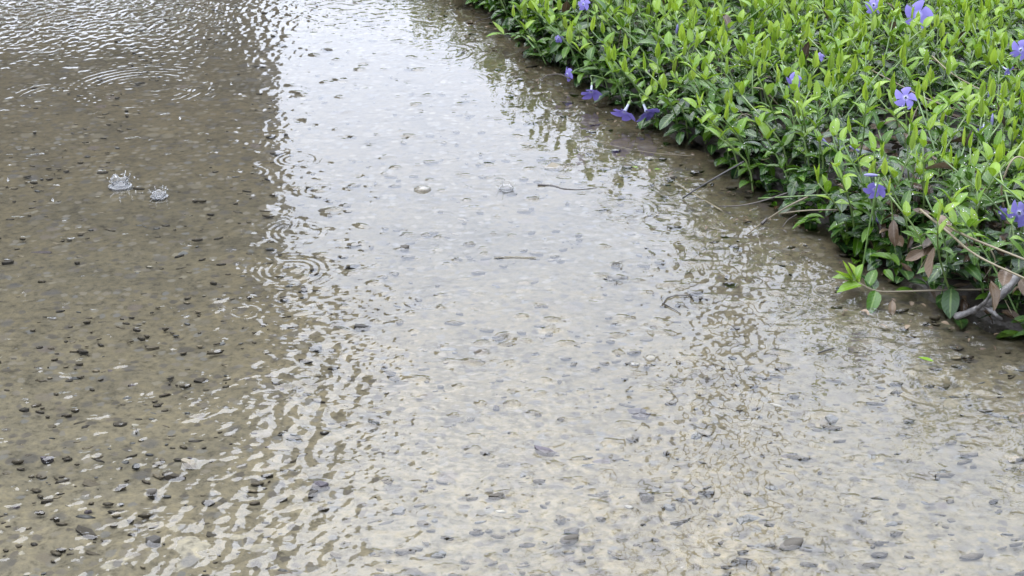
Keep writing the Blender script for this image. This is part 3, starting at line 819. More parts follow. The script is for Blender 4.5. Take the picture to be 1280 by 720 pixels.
flower(698, 48, 0.055, 13, (-0.3, -0.8, 0.4), 'very small whitish violet flower among leaves by the back corner', 'very small whitish flower', 0.4)
flower(1229, 160, 0.075, 20, (-0.2, -0.6, -0.5), 'faded violet flower nodding over brown dead leaves', 'faded flower over brown leaves', -0.6)
flower(1023, 70, 0.08, 16, (-0.3, -0.6, 0.6), 'dull violet flower sunk between shoots above the lone one', 'dull sunken flower', 0.4)
bud(1240, 152, 0.09, 22, (0, 0.1, 1), 'upright dark violet bud beside the faded nodding flower', 'upright bud by the faded flower')
bud(1091, 219, 0.095, 26, (-0.95, -0.2, 0.12), 'long pale furled bud lying level above the drooping flower', 'level furled bud')
bud(846, 38, 0.09, 18, (0.1, 0, 1), 'thin upright violet bud amid dense shoots toward the back', 'thin upright bud')
bud(1030, 176, 0.06, 22, (0.55, -0.3, -0.6), 'drooping grey violet bud over leaf litter', 'drooping grey bud')
bud(1066, 185, 0.06, 20, (0.8, -0.4, -0.35), 'pale bud slanting down over leaf litter', 'pale slanting bud')
bud(905, 50, 0.085, 14, (-0.1, 0, 1), 'short violet bud standing behind the dense pale shoots', 'short bud behind')
bud(1236, 118, 0.085, 16, (0.1, -0.1, 1), 'dark violet bud below the pale flower seen from behind', 'dark bud by the pale flower')
bud(1275, 130, 0.09, 18, (0, 0, 1), 'whitish bud standing at the right edge of the bed', 'whitish bud at the right edge')

def dead_leaf(px, py, z, size_px, az, el, roll, k, label, phrase=None):
    if 0.034 < z < 0.09: z += 0.035
    c = P(px, py, z)
    L = size_px / FOC * (c - Vector((0, 0, CAM_H))).length
    o = link('dead_leaf', LEAF_ME['dead'][k])
    o.matrix_world = leaf_matrix(c, R(az), R(el), R(roll), L)
    prop(o, label, 'dead leaf', 'dead leaves lying in the bed')
    if phrase: LAND.append((c, phrase))
dead_leaf(1117, 275, 0.060, 34, 265, -55, 20, 0, 'tan dead leaf hanging tip down near the bed edge', 'hanging tan dead leaf')
dead_leaf(1170, 268, 0.045, 34, 300, -25, 10, 1, 'reddish brown dead leaf under the long tan stems', 'reddish brown dead leaf')
dead_leaf(1168, 310, 0.040, 36, 262, -70, 60, 2, 'grey brown curled dead leaf hanging under the tan stems', 'curled hanging dead leaf')
dead_leaf(1238, 350, 0.045, 38, 280, -50, -20, 1, 'pinkish brown dead leaf standing above the forked grey stick', 'pinkish dead leaf')
dead_leaf(1258, 335, 0.050, 34, 250, -30, 0, 3, 'dark brown dead leaf beside the pinkish one', None)
dead_leaf(1212, 178, 0.035, 40, 200, 10, 30, 1, 'pale beige dead leaf lying flat beneath the faded flower', 'pale beige flat dead leaf')
dead_leaf(1105, 186, 0.028, 34, 170, 5, -20, 0, 'brown dead leaf on the litter in the thin patch', 'brown dead leaf in the thin patch')
dead_leaf(1060, 196, 0.026, 32, 30, 8, 15, 2, 'grey dead leaf on the litter below the slanting bud', None)
dead_leaf(1275, 88, 0.08, 30, 160, 20, 30, 1, 'orange tan dead leaf at the right edge under the upper flower', None)
dead_leaf(1200, 215, 0.055, 46, 150, 12, 40, 0, 'long greyish dead leaf leaning across shoots above the tan stems', 'long leaning dead leaf')
dead_leaf(1075, 353, 0.004, 26, 200, 5, 10, 3, 'dark dead leaf caught by the trailing shoot on the wet path', None)
dead_leaf(1205, 372, 0.012, 24, 260, -40, 0, 0, 'small dark hanging dead leaf left of the forked grey stick', None)
dead_leaf(1000, 168, 0.03, 28, 100, 15, 10, 2, 'thin brown dead leaf in the thin patch by the drooping grey bud', None)
dead_leaf(1115, 375, 0.008, 20, 265, -60, 0, 2, 'brown withered leaf dangling from the trailing shoot', None)

def strand(name, pts, r0, r1, mat, label, cat, phrase=None, sub=5, sides=6, wob=0.08, kids=()):
    W = [P(*p) if len(p) == 3 else P(p[0], p[1], r0) for p in pts]
    base = W[0].copy()
    t = prop(bpy.data.objects.new(name, None), label, cat)
    t.location = base; COL.objects.link(t)
    r0 *= 0.68; r1 *= 0.68
    sp = spline([w - base for w in W], sub)
    v, f = tube(sp, taper(len(sp), r0, r1), sides, wob)
    link('stem', mesh_from('stem', v, f, mat), t)
    for nm, kp, a, b, m2 in kids:
        sp2 = spline([P(*p) - base for p in kp], 4)
        v, f = tube(sp2, taper(len(sp2), a * .75, b * .75), sides, wob)
        link(nm, mesh_from(nm, v, f, m2), t)
    if phrase: LAND.append((W[len(W) // 2], phrase))
    return t, base

strand('stick', [(1194, 396, .012), (1212, 390, .022), (1232, 382, .036), (1252, 368, .055), (1272, 345, .07)], .0045, .006, M['wood_grey'],
       'thick forked grey stick with peeling bark at the bed corner', 'stick', 'forked grey stick', wob=0.22, sides=8,
       kids=[('fork', [(1232, 382, .036), (1244, 393, .03), (1252, 399, .024)], .004, .002, M['wood_grey']), ('fork', [(1222, 386, .030), (1235, 373, .05), (1240, 360, .062)], .003, .0015, M['wood_grey'])])
strand('twig', [(853, 248), (868, 238, .012), (898, 220, .03), (930, 202, .045)], .0014, .002, M['stem_dark'], 'dark bent twig rising from the water into the leaves', 'twig', 'dark rising twig')
strand('twig', [(842, 227, 0), (860, 238, 0), (880, 250, 0), (902, 263, 0)], .0009, .0012, M['stem_tan'], 'pale thin twig lying in the water under the dark rising one', 'twig')
strand('twig', [(898, 258), (925, 257, .008), (950, 252, .015), (985, 241, .03)], .0011, .0016, M['stem_dark'], 'dark twig reaching out level from the brown stems', 'twig')
strand('twig', [(934, 293), (955, 277, .010), (985, 258, .03), (1010, 246, .04)], .0012, .0018, M['stem_tan'], 'tan twig with a dark knot slanting down onto the path', 'twig', 'tan knotted twig',
       kids=[('knot', [(952, 280, .009), (956, 276, .012), (959, 273, .013)], .003, .002, M['stem_dark'])])
strand('stem', [(948, 248, .01), (985, 246, .03), (1040, 243, .045)], .0014, .0012, M['stem_green'], 'greenish bare runner level over the bed edge above the tan knotted twig', 'stem')
strand('stem', [(975, 267, .02), (1010, 263, .028), (1060, 262, .035)], .0015, .0012, M['stem_tan'], 'straight tan runner between the knotted twig and the leaves', 'stem')
strand('stem', [(978, 284, .004), (985, 275, .01), (996, 268, .018)], .0008, .0010, M['stem_dark'], 'tiny dark stub of stem dipping into the water', 'stem')
strand('stem', [(1150, 262, .095), (1185, 290, .095), (1222, 320, .09), (1290, 352, .085)], .0019, .0014, M['stem_straw'], 'upper long tan bare stem sweeping across the bed corner', 'stem', 'upper long tan stem')
strand('stem', [(1178, 278, .092), (1210, 296, .098), (1290, 328, .10)], .0020, .0016, M['stem_straw'], 'lower long tan bare stem joining the sweep across the bed corner', 'stem', 'lower long tan stem')
strand('stem', [(1255, 262, .06), (1252, 235, .085), (1262, 205, .11), (1274, 196, .115), (1290, 205, .11)], .0018, .0013, M['stem_straw'], 'thin looping tan stem arching at the right edge', 'stem', 'looping tan stem')
strand('stem', [(1190, 335, .03), (1230, 334, .04), (1290, 340, .05)], .0013, .0011, M['stem_tan'], 'short tan stem level above the pinkish dead leaf', 'stem')
strand('stem', [(1172, 300, .045), (1188, 330, .03), (1206, 350, .015)], .0011, .0009, M['stem_dark'], 'dark bare stem slanting down from the tan stems', 'stem')
strand('stem', [(1090, 88, .10), (1135, 112, .10), (1170, 128, .095), (1212, 142, .085)], .0014, .0011, M['stem_straw'], 'dry tan stem slanting through the thin patch behind the open flower', 'stem', 'dry slanting stem')
strand('stem', [(1165, 70, .105), (1190, 92, .10), (1225, 112, .095)], .0014, .0011, M['stem_straw'], 'dry tan stem below the wide open flower', 'stem')
strand('stem', [(1170, 141, .10), (1200, 150, .10), (1240, 162, .095), (1285, 166, .095)], .0010, .0008, M['stem_dark'], 'thin black stem passing behind the faded flower', 'stem')
strand('stem', [(1070, 126, .05), (1100, 135, .05), (1130, 148, .04)], .0010, .0008, M['stem_tan'], 'short dry stem left of the open middle flower', 'stem')
strand('twig', [(672, 231, 0.001), (690, 232, 0), (705, 236, 0), (725, 237, 0), (746, 235, 0)], .0022, .0008, M['stem_dark'], 'dark wavy twig floating on the bright water', 'twig', wob=0.3)
strand('twig', [(676, 100), (685, 94, .006), (700, 93, .014), (712, 98, .018)], .0011, .0016, M['stem_dark'], 'dark arched twig at the bed edge beside the small flower', 'twig')
strand('twig', [(730, 173, 0), (770, 183, 0), (815, 191, 0), (865, 195, 0.002)], .0006, .0009, M['stem_tan'], 'long straw coloured twig lying in the water beside the bed', 'twig')
strand('twig', [(595, 27), (612, 22, .004), (632, 17, .012)], .0010, .0014, M['stem_dark'], 'short dark twig poking from the back corner of the bed', 'twig')
strand('twig', [(618, 322), (640, 321), (670, 322)], .0008, .0007, M['stem_tan'], 'pale straw floating in the middle of the bright water', 'twig')
strand('twig', [(828, 380), (835, 372), (850, 369), (866, 370)], .0012, .0008, M['stem_dark'], 'small hooked rootlet floating before the brown reflection', 'twig', wob=0.3)
strand('twig', [(829, 379), (842, 386), (850, 391)], .0010, .0006, M['stem_dark'], 'short rootlet touching the hooked one on the water', 'twig', wob=0.3)
strand('twig', [(1023, 441), (1032, 438), (1043, 435)], .0012, .0012, M['stem_dark'], 'short dark stub of wood floating on the bright water', 'twig')

# small green leaf and petals on the path
def flat_leaf(px, py, size_px, az, mesh, label, cat):
    c = P(px, py, 0.0016); L = size_px / FOC * (c - Vector((0, 0, CAM_H))).length
    o = link('fallen_leaf', mesh); o.matrix_world = leaf_matrix(c, R(az), R(2), 0, L); prop(o, label, cat)
flat_leaf(1167, 452, 18, 175, LEAF_ME['tip'][3], 'small fresh green leaf floating on the wet path', 'leaf')
flat_leaf(797, 210, 10, 130, LEAF_ME['young'][0], 'tiny pale yellow leaf scrap lying in the water near the bed', 'leaf')
flat_leaf(818, 212, 10, 20, LEAF_ME['young'][1], 'tiny pale leaf scrap right of the yellow one in the water', 'leaf')

# ------------------------------------------------------------------ periwinkle shoots
ORD = ['nearest', 'second nearest', 'third nearest', 'fourth nearest', 'fifth nearest', 'sixth nearest', 'seventh nearest', 'eighth nearest', 'ninth nearest', 'tenth nearest',
       'eleventh nearest', 'twelfth nearest', 'thirteenth nearest', 'fourteenth nearest', 'fifteenth nearest', 'sixteenth nearest', 'seventeenth nearest', 'eighteenth nearest',
       'nineteenth nearest', 'twentieth nearest', 'twenty first nearest', 'twenty second nearest', 'twenty third nearest', 'twenty fourth nearest', 'twenty fifth nearest', 'twenty sixth nearest',
       'twenty seventh nearest', 'twenty eighth nearest', 'twenty ninth nearest', 'thirtieth nearest',
       'thirty first nearest', 'thirty second nearest', 'thirty third nearest', 'thirty fourth nearest', 'thirty fifth nearest', 'thirty sixth nearest', 'thirty seventh nearest', 'thirty eighth nearest']
TONEWORD = {'bright': 'yellow green', 'mid': 'fresh green', 'dark': 'dark green'}
qq = random.Random(29)
cands = []
SP = 0.0255
y = 0.6
row = 0
while y < 4.6:
    x = -1.2
    while x < 3.0:
        xx = x + qq.uniform(-.5, .5) * SP; yy = y + qq.uniform(-.5, .5) * SP
        d = bed_d(xx, yy)
        lim = 0.006 + 0.010 * math.sin(yy * 23) + 0.006 * math.sin(yy * 61)
        if d > lim and d < 2.2:
            u, v = pix((xx, yy, 0.05))
            inview = -40 < u < 1330 and -60 < v < 760
            keep = 1.0 if inview else (0.75 if -200 < u < 1700 and -300 < v else 0.35)
            thin = 0.8 * math.exp(-((u - 1150) / 85) ** 2 - ((v - 150) / 28) ** 2) + 0.0 + 0.6 * math.exp(-((u - 1060) / 60) ** 2 - ((v - 180) / 25) ** 2)
            if inview and v > -20: keep = 1 - thin
            for lp, _ph in LAND:
                lu, lv = pix(lp); tu, tv = pix((xx, yy, 0.075))
                if yy < lp.y + 0.01 and abs(lu - u) < 24 and tv - 25 < lv < v + 25 and yy > lp.y - 0.22: keep = 0.03
            if qq.random() < keep:
                gz = float(soil_z(np.array([xx]), np.array([yy]))[0])
                h = qq.uniform(0.065, 0.115)
                if d < 0.05: h = qq.uniform(0.060, 0.105)
                if d < 0.09 and u > 980: h = qq.uniform(0.085, 0.13)
                lean = qq.uniform(0.05, 0.45) if qq.random() < 0.6 else qq.uniform(0.4, 1.0); az = qq.uniform(0, 6.28)
                if d < 0.045:
                    lean = qq.uniform(0.2, 0.75); az = math.atan2(-NY, -NX) + qq.uniform(-.9, .9)
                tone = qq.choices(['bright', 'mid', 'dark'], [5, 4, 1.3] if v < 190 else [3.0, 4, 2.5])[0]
                cands.append((Vector((xx, yy, gz)), h, lean, az, tone, u, v, inview))
        x += SP
    y += SP
cands.sort(key=lambda c: (not c[7], c[0].y))
shown = [c for c in cands if c[7]][:298]
ids = set(id(c) for c in shown)
rest = [c for c in cands if id(c) not in ids]

# labels: counted out from the nearest landmark
assign = {}
for i, c in enumerate(shown):
    top = c[0] + Vector((0, 0, c[1] * 0.7))
    uv_ = pix(top)
    best = min(range(len(LAND)), key=lambda k: (pix(LAND[k][0])[0] - uv_[0]) ** 2 + 2.0 * (pix(LAND[k][0])[1] - uv_[1]) ** 2)
    dd = (pix(LAND[best][0])[0] - uv_[0]) ** 2 + 2.0 * (pix(LAND[best][0])[1] - uv_[1]) ** 2
    assign.setdefault(best, []).append((dd, i))
lab = {}
for b, lst in assign.items():
    for n_, (dd, i) in enumerate(sorted(lst)):
        c = shown[i]
        lean = 'leaning' if c[2] > 0.33 else 'upright'
        lab[i] = f"{TONEWORD[c[4]]} {lean} periwinkle shoot, {ORD[min(n_, len(ORD) - 1)]} to the {LAND[b][1]}"

def put_shoot(pts, leaves, base, label, name='periwinkle_shoot', stem_mat=None, r0=0.0012):
    t = prop(bpy.data.objects.new(name, None), label, 'plant', 'periwinkle shoots in the bed')
    t.location = base; COL.objects.link(t)
    rp = [p - base for p in pts]
    v, f = tube(rp, taper(len(rp), r0, 0.0008), 5)
    link('stem', mesh_from('stem', v, f, stem_mat or M['stem_green']), t)
    T = Matrix.Translation(-base)
    for c, k, m in leaves:
        o = link('leaf', LEAF_ME[c][k], t); o.matrix_local = T @ m
    return t
BEAD_LEAVES = []
for i, c in enumerate(shown):
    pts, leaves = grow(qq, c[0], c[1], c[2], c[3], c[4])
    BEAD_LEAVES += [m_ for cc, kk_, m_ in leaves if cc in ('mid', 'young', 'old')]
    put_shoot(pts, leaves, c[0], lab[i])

# beads of rain on the leaves
bq = random.Random(77)
BV, BF = [], []; boff = 0
_bm = bmesh.new(); bmesh.ops.create_icosphere(_bm, subdivisions=2, radius=1.0); _bm.verts.index_update()
_bv = np.array([v.co[:] for v in _bm.verts]); _bf = np.array([[v.index for v in f.verts] for f in _bm.faces]); _bm.free()
for m_ in BEAD_LEAVES:
    for k in range(bq.choice([0, 0, 1, 1, 2])):
        t = bq.uniform(.25, .8)
        gq = m_ @ Vector((bq.uniform(-.1, .1), t, 0.02)); r_ = bq.uniform(.0006, .0013)
        BV.append(_bv * [r_, r_, r_ * .75] + np.array(gq[:])); BF.append(_bf + boff); boff += len(_bv)
prop(link('rain_beads', np_mesh('rain_beads', np.concatenate(BV), np.concatenate(BF), M['water_bead'], tri=True)), 'beads of rain resting on the periwinkle leaves', kind='stuff')

# bits of petal, bark and leaf afloat along the edge of the bed
DV, DF, DU, doff = [], [], [], 0
g_ = leaf_geo(0.7, 0.3, 0.2, cols=3, rows=4)
dV, dF, dU = np.array(g_[0]), np.array(g_[1]), np.array(g_[2])
for k in range(230):
    yy = 1.25 + 1.6 * bq.random(); xx = edge_x(yy) + 0.01 - abs(bq.gauss(0, 0.05)) - (0.02 if k % 3 else 0)
    L = bq.uniform(.003, .010)
    m_ = np.array(leaf_matrix(Vector((xx, yy, 0.0012)), bq.uniform(0, 6.28), bq.uniform(-.1, .1), bq.uniform(-.3, .3), L, L * bq.uniform(.3, .9)))
    DV.append(dV @ m_[:3, :3].T + m_[:3, 3]); DF.append(dF + doff); DU.append(dU); doff += len(dV)
prop(link('floating_debris', np_mesh('floating_debris', np.concatenate(DV), np.concatenate(DF), M['leaf_dead'], np.concatenate(DU))), 'scraps of bark and leaf afloat along the bed edge', kind='stuff')

# the shoot that trails out over the wet path
tr = [P(1285, 362, .03), P(1200, 362, .02), P(1140, 364, .012), P(1098, 364, .010), P(1078, 356, .014), P(1066, 350, .018)]
sp = spline(tr, 4); tl = []
for (fr, az, el, L, c) in ((0.62, 250, -15, .034, 'mid'), (0.64, 95, 25, .032, 'old'), (0.72, 60, 40, .028, 'mid'), (0.80, 200, 10, .030, 'young'), (0.86, 120, 55, .026, 'young'), (0.92, 170, 25, .026, 'young'), (0.95, 60, 60, .022, 'young'), (1.0, 150, 45, .022, 'tip'), (1.0, 190, 20, .022, 'tip'), (0.30, 80, 40, .028, 'old')):
    s = fr * (len(sp) - 1); k = min(int(s), len(sp) - 2)
    tl.append((c, qq.randrange(4), leaf_matrix(sp[k].lerp(sp[k + 1], s - k), R(az), R(el), qq.uniform(-.3, .3), L)))
put_shoot(sp, tl, tr[0].copy(), 'long periwinkle runner trailing out over the wet path with a leafy tip', 'periwinkle_shoot', M['stem_tan'], 0.0014)
tr = [P(668, 60, .03), P(655, 46, .028), P(640, 42, .022), P(630, 43, .02)]
sp = spline(tr, 4)
put_shoot(sp, [('young', 1, leaf_matrix(sp[-1], R(185), R(5), 0, .03)), ('tip', 2, leaf_matrix(sp[-1], R(150), R(30), 0, .026)), ('mid', 0, leaf_matrix(sp[5], R(230), R(20), 0, .03))], tr[0].copy(),
          'pale shoot poking out low over the water at the back corner', 'periwinkle_shoot')

# everything beyond the 300: one mass of shoots
def mass(name, shoots, label):
    VV, FF, UU, MI = [], [], [], []
    mats = ['leaf_tip', 'leaf_young', 'leaf_mid', 'leaf_old', 'leaf_dead', 'stem_green']
    off = 0
    arr = {c: [(np.array(g_[0]), np.array(g_[1]), np.array(g_[2]), mats.index(mn)) for g_, mn in lst] for c, lst in LEAF.items()}
    for pts, leaves in shoots:
        if pts:
            v, f = tube(pts, taper(len(pts), 0.0012, 0.0008), 4)
            f = [q_ for q_ in f[:-2]]
            VV.append(np.array([p[:] for p in v])); FF.append(np.array(f) + off); UU.append(np.zeros((len(v), 2))); MI += [5] * len(f); off += len(v)
        for c, k, m in leaves:
            V, F, U, mi = arr[c][k]
            m_ = np.array(m); W = V @ m_[:3, :3].T + m_[:3, 3]
            VV.append(W); FF.append(F + off); UU.append(U); MI += [mi] * len(F); off += len(V)
    me = np_mesh(name, np.concatenate(VV), np.concatenate(FF), uv=np.concatenate(UU))
    for m_ in mats: me.materials.append(M[m_])
    me.polygons.foreach_set('material_index', np.array(MI, np.int32))
    return prop(link(name, me), label, kind='stuff')
mass('periwinkle_carpet', [grow(qq, *c[:5]) for c in rest], 'thick carpet of periwinkle shoots filling the back of the bed')

# low dark leaves and brown litter on the soil under the shoots
lit, und = [], []
for k in range(5200):
    yy = 1.2 + 2.2 * qq.random(); xx = edge_x(yy) + qq.uniform(-0.006, 0.95 if yy > 1.8 else 0.45)
    gz = float(soil_z(np.array([xx]), np.array([yy]))[0])
    if qq.random() < 0.40 and bed_d(xx, yy) > 0.05:
        lit.append(('dead', qq.randrange(4), leaf_matrix(Vector((xx, yy, gz + qq.uniform(0.001, 0.012))), qq.uniform(0, 6.28), qq.uniform(-.15, .25), qq.uniform(-.5, .5), qq.uniform(.016, .034))))
    else:
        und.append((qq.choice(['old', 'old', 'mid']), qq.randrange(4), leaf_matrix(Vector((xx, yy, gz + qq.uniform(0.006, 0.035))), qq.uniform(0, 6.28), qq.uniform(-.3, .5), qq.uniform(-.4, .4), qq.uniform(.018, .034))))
for k in range(150):                                     # litter caught in the near corner of the bed
    yy = 1.3 + 0.4 * qq.random(); xx = edge_x(yy) + 0.12 * qq.random()
    lit.append(('dead', qq.randrange(4), leaf_matrix(Vector((xx, yy, 0.008 + 0.06 * qq.random() ** 1.5)), qq.uniform(0, 6.28), qq.uniform(-1.0, .4), qq.uniform(-.8, .8), qq.uniform(.014, .030))))
for k in range(1500):                                    # the fringe hanging over the water
    yy = 1.1 + 1.9 * qq.random() ** 0.8; xx = edge_x(yy) + 0.004 + 0.085 * qq.random()
    gz = float(soil_z(np.array([xx]), np.array([yy]))[0])
    uu_, vv_ = pix((xx, yy, 0.03))
    if any(abs(uu_ - a_) < 26 and abs(vv_ - b_) < 24 for a_, b_ in ((781, 139), (808, 139), (739, 114), (709, 93), (1230, 380), (1205, 390))): continue
    und.append((qq.choice(['old', 'old', 'mid']), qq.randrange(4), leaf_matrix(Vector((xx, yy, max(gz, 0) + qq.uniform(0.004, 0.055))), qq.uniform(0, 6.28), qq.uniform(-.6, .4), qq.uniform(-.5, .5), qq.uniform(.018, .034))))
VV, FF, off = [], [], 0
for k in range(190):
    yy = 1.35 + 1.7 * qq.random(); xx = edge_x(yy) + (0.035 + 0.12 * qq.random() if k % 2 else 0.04 + 0.55 * qq.random())
    a = qq.uniform(0, 6.28); L = qq.uniform(.02, .075); gz = float(soil_z(np.array([xx]), np.array([yy]))[0])
    p0 = Vector((xx, yy, gz + qq.uniform(0, .03))); p2 = p0 + Vector((math.cos(a) * L, math.sin(a) * L, qq.uniform(-.015, .045)))
    p1 = p0.lerp(p2, .5) + Vector((qq.uniform(-.015, .015), qq.uniform(-.015, .015), qq.uniform(-.005, .025)))
    sp_ = spline([p0, p1, p2], 4); v, f = tube(sp_, taper(len(sp_), .0009, .0006), 4)
    VV.append(np.array([p[:] for p in v])); FF.append(np.array(f[:-2]) + off); off += len(v)
prop(link('dry_stems', np_mesh('dry_stems', np.concatenate(VV), np.concatenate(FF), M['stem_tan'])), 'tangle of dry bare stems under the shoots', kind='stuff')
mass('leaf_litter', [([], lit)], 'brown leaf litter on the soil under the shoots')
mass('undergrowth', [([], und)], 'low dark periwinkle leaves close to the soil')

# ------------------------------------------------------------------ rain splashes, drops, bubbles
DROPLET = cone_mesh('droplet', [(-1, 0), (-.7, .7), (0, 1), (.7, .7), (1, 0)], M['splash'], 8)
def crown(px, py, w_px, label, jets=7, h=0.9, seed=0):
    c = P(px, py, 0.0); rad = 0.39 * w_px / FOC * (c - Vector((0, 0, CAM_H))).length
    q = random.Random(seed)
    t = prop(bpy.data.objects.new('rain_splash', None), label, 'splash'); t.location = c; COL.objects.link(t)
    n = 28; v, f = [], []
    prof = [(1.35, 0.0), (1.02, 0.05), (0.92, 0.25), (0.95, 0.5), (1.05, 0.72), (1.0, 0.74), (0.88, 0.5), (0.85, 0.25), (0.80, 0.06), (0.0, 0.03)]
    for j, (r, z) in enumerate(prof):
        for k in range(n):
            a = 2 * math.pi * k / n
            zz = z * h * (1 + ((0.22 * math.cos(jets * a + seed) + 0.2 * math.cos(2 * a + seed)) if z > 0.2 else 0))
            v.append((rad * r * math.cos(a), rad * r * math.sin(a), rad * zz))
    for j in range(len(prof) - 1):
        for k in range(n):
            k2 = (k + 1) % n; f.append((j * n + k, j * n + k2, (j + 1) * n + k2, (j + 1) * n + k))
    link('crown', mesh_from('crown', v, f, M['splash']), t)
    for k in range(jets):
        a = 2 * math.pi * (k + q.uniform(-.35, .35)) / jets; tl_ = q.uniform(.1, .9)
        b = Vector((rad * 1.0 * math.cos(a), rad * math.sin(a), rad * h * 0.62)); e = b + Vector((math.cos(a) * rad * q.uniform(.1, .6), math.sin(a) * rad * q.uniform(.1, .6), rad * tl_))
        pts = [b, b.lerp(e, .5), e, e + Vector((0, 0, rad * .12)), e + Vector((0, 0, rad * .2))]
        vv, ff = tube(pts, [rad * .07, rad * .045, rad * .08, rad * .07, rad * .01], 6)
        link('jet', mesh_from('jet', vv, ff, M['splash']), t)
    for k in range(6):                                   # loose droplets thrown out
        a = q.uniform(0, 6.28); d = rad * q.uniform(.9, 2.4); r_ = rad * q.uniform(.05, .11)
        o = link('droplet', DROPLET, t); o.location = (d * math.cos(a), d * math.sin(a), rad * q.uniform(.4, 1.7)); o.scale = (r_, r_, r_ * 1.2)
crown(150, 232, 27, 'crown shaped rain splash with tall jets on the dark water', 5, 1.15, 1)
crown(199, 245, 21, 'smaller round rain splash right of the tall crown', 6, 0.7, 2)
crown(633, 236, 22, 'low ragged rain splash on the bright water near the bed', 6, 0.35, 3)

def dome(px, py, w_px, label, name='bubble', cat='bubble', flat=0.6):
    c = P(px, py, 0.0); rad = 0.5 * w_px / FOC * (c - Vector((0, 0, CAM_H))).length
    n, m_ = 16, 6; v, f = [], []
    for j in range(m_):
        a = math.pi / 2 * j / (m_ - 1)
        for k in range(n):
            w = 2 * math.pi * k / n; v.append((rad * math.cos(a) * math.cos(w), rad * math.cos(a) * math.sin(w), rad * flat * math.sin(a)))
    for j in range(m_ - 1):
        for k in range(n):
            k2 = (k + 1) % n; f.append((j * n + k, j * n + k2, (j + 1) * n + k2, (j + 1) * n + k))
    o = link(name, mesh_from(name, v, f, M['water'])); o.location = c; prop(o, label, cat)
dome(813, 448, 15, 'clear round bubble floating in the middle of the path')
dome(793, 456, 15, 'flatter bubble touching the round one on its left', flat=0.35)
dome(528, 237, 22, 'low mound of water where a drop has just struck', 'water_mound', 'water mound', 0.35)

def drop(px, py, z, label):
    c = P(px, py, z)
    me = cone_mesh('raindrop', [(-1.0, 0.0), (-.85, .5), (-.4, .92), (0, 1.0), (.7, .72), (1.6, .28), (2.2, 0.0)], M['splash'], 10)
    o = link('raindrop', me); o.location = c; o.scale = (.0014,) * 3; prop(o, label, 'raindrop')
drop(221, 60, .12, 'falling raindrop highest above the dark water')
drop(289, 105, .10, 'falling raindrop close to the bright reflection')
drop(225, 148, .08, 'falling raindrop over the tall rain splash')
drop(10, 225, .07, 'falling raindrop at the left edge')
drop(66, 250, .06, 'falling raindrop left of the tall rain splash')

# ------------------------------------------------------------------ what the water mirrors: a tall dark shed on piers and a tree
def box(bm, x0, x1, y0, y1, z0, z1):
    vs = [bm.verts.new(p) for p in ((x0, y0, z0), (x1, y0, z0), (x1, y1, z0), (x0, y1, z0), (x0, y0, z1), (x1, y0, z1), (x1, y1, z1), (x0, y1, z1))]
    for q_ in ((0, 3, 2, 1), (4, 5, 6, 7), (0, 1, 5, 4), (1, 2, 6, 5), (2, 3, 7, 6), (3, 0, 4, 7)): bm.faces.new([vs[k] for k in q_])
def part(name, boxes, mat, parent, origin):
    bm = bmesh.new()
    for b in boxes: box(bm, *b)
    me = bpy.data.meshes.new(name); bm.to_mesh(me); bm.free(); me.materials.append(mat)
    return link(name, me, parent)
shed = prop(bpy.data.objects.new('shed', None), 'tall dark boarded shed raised on brick piers beyond the path', 'shed')
shed.location = (-1.98, 12.0, -0.05); COL.objects.link(shed)
Z0, Z1 = 2.75, 5.7
for k in range(18):                                      # vertical boards, each a little proud or back
    x1 = -k * 0.34
    part('board', [(x1 - 0.332, x1, 0.003 * (k % 3), 0.05, Z0, Z1)], M['boards'], shed, None)
part('wall', [(-6.12, -0.002, 0.052, 1.0, Z0 + 0.01, Z1)], M['boards'], shed, None)
for x in (-0.50, -3.2, -6.1): part('pier', [(x, x + 0.48, 0.08, 0.56, 0, Z0)], M['brick'], shed, None)
bm = bmesh.new()
pr = [(-6.8, Z1), (0.62, Z1), (0.62, Z1 + 0.22), (-3.1, Z1 + 6.4), (-6.8, Z1 + 0.22)]
va = [bm.verts.new((x, -0.35, z + 0.003)) for x, z in pr]; vb = [bm.verts.new((x, 1.4, z + 0.003)) for x, z in pr]
bm.faces.new(va); bm.faces.new(vb[::-1])
for i in range(5): bm.faces.new((va[i], vb[i], vb[(i + 1) % 5], va[(i + 1) % 5]))
bmesh.ops.recalc_face_normals(bm, faces=bm.faces)
me = bpy.data.meshes.new('roof'); bm.to_mesh(me); bm.free(); me.materials.append(M['roof']); link('roof', me, shed)

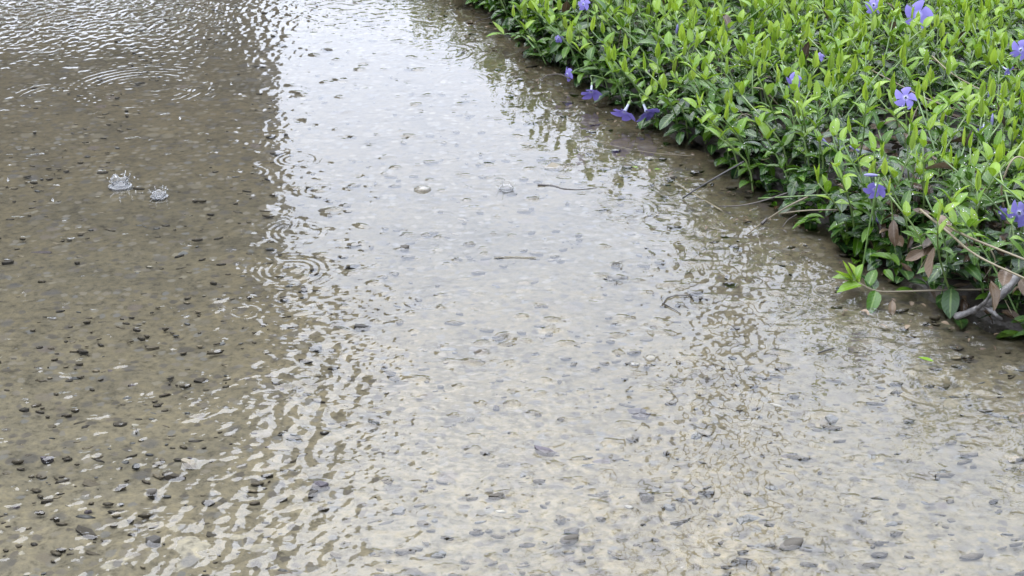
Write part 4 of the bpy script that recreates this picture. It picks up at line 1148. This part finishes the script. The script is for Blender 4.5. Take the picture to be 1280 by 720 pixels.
tree = prop(bpy.data.objects.new('tree', None), 'slender tall tree standing alone beyond the path', 'tree')
tree.location = (2.15, 14.0, -0.05); COL.objects.link(tree)
tq = random.Random(4)
pts = spline([Vector((0, 0, 0)), Vector((.05, 0, 3)), Vector((-.04, .05, 6.5)), Vector((.06, 0, 10)), Vector((0, 0, 14))], 5)
v, f = tube(pts, taper(len(pts), .36, .06), 10, 0.08, tq); link('trunk', mesh_from('trunk', v, f, M['bark']), tree)
VV, FF, UU = [], [], []; off = 0
g_ = leaf_geo(0.6, 0.2, 0.1, cols=3, rows=3)
V, F, U = np.array(g_[0]), np.array(g_[1]), np.array(g_[2])
for k in range(13):
    z = 8.6 + 5.2 * k / 12; a = k * 2.4; L = (2.3 - 0.12 * k) * tq.uniform(.8, 1.1)
    p0 = Vector((0, 0, z)); p2 = p0 + Vector((math.cos(a) * L, math.sin(a) * L, L * .6)); p1 = p0.lerp(p2, .5) + Vector((0, 0, -.15))
    lp = spline([p0, p1, p2], 4); v, f = tube(lp, taper(len(lp), .06, .012), 6, .1, tq); link('limb', mesh_from('limb', v, f, M['bark']), tree)
    for j in range(150):
        t = tq.uniform(.3, 1.05); c = p0.lerp(p2, t) + Vector((tq.gauss(0, .32), tq.gauss(0, .32), tq.gauss(0, .28)))
        m_ = np.array(leaf_matrix(c, tq.uniform(0, 6.28), tq.uniform(-.8, .6), tq.uniform(-1, 1), tq.uniform(.09, .17)))
        VV.append(V @ m_[:3, :3].T + m_[:3, 3]); FF.append(F + off); UU.append(U); off += len(V)
me = np_mesh('crown', np.concatenate(VV), np.concatenate(FF), M['tree_leaf'], np.concatenate(UU))
prop(link('crown', me, tree), kind='stuff')

# unseen belt of trees added along the horizon to darken slopes of the ripples
VV, FF, UU, off = [], [], [], 0
fq = random.Random(6)
for k in range(34):
    a = R(-52 + 104 * k / 33 + fq.uniform(-1, 1)); D = fq.uniform(26, 31); hh = D * math.tan(R(fq.uniform(8.5, 11.5))); w = fq.uniform(1.3, 1.9)
    cx, cy = D * math.sin(a), D * math.cos(a)
    for j in range(420):
        zz = hh * fq.random() ** 0.8; rr_ = w * math.sqrt(max(0.05, 1 - (zz / hh) ** 2)) * math.sqrt(fq.random()); b = fq.uniform(0, 6.28)
        m_ = np.array(leaf_matrix(Vector((cx + rr_ * math.cos(b), cy + rr_ * math.sin(b), zz)), fq.uniform(0, 6.28), fq.uniform(-.9, .6), fq.uniform(-1.2, 1.2), fq.uniform(.35, .75)))
        VV.append(V @ m_[:3, :3].T + m_[:3, 3]); FF.append(F + off); UU.append(U); off += len(V)
prop(link('added_far_wood', np_mesh('added_far_wood', np.concatenate(VV), np.concatenate(FF), M['tree_leaf'], np.concatenate(UU))), 'dark belt of unseen far trees added along the horizon', kind='stuff')
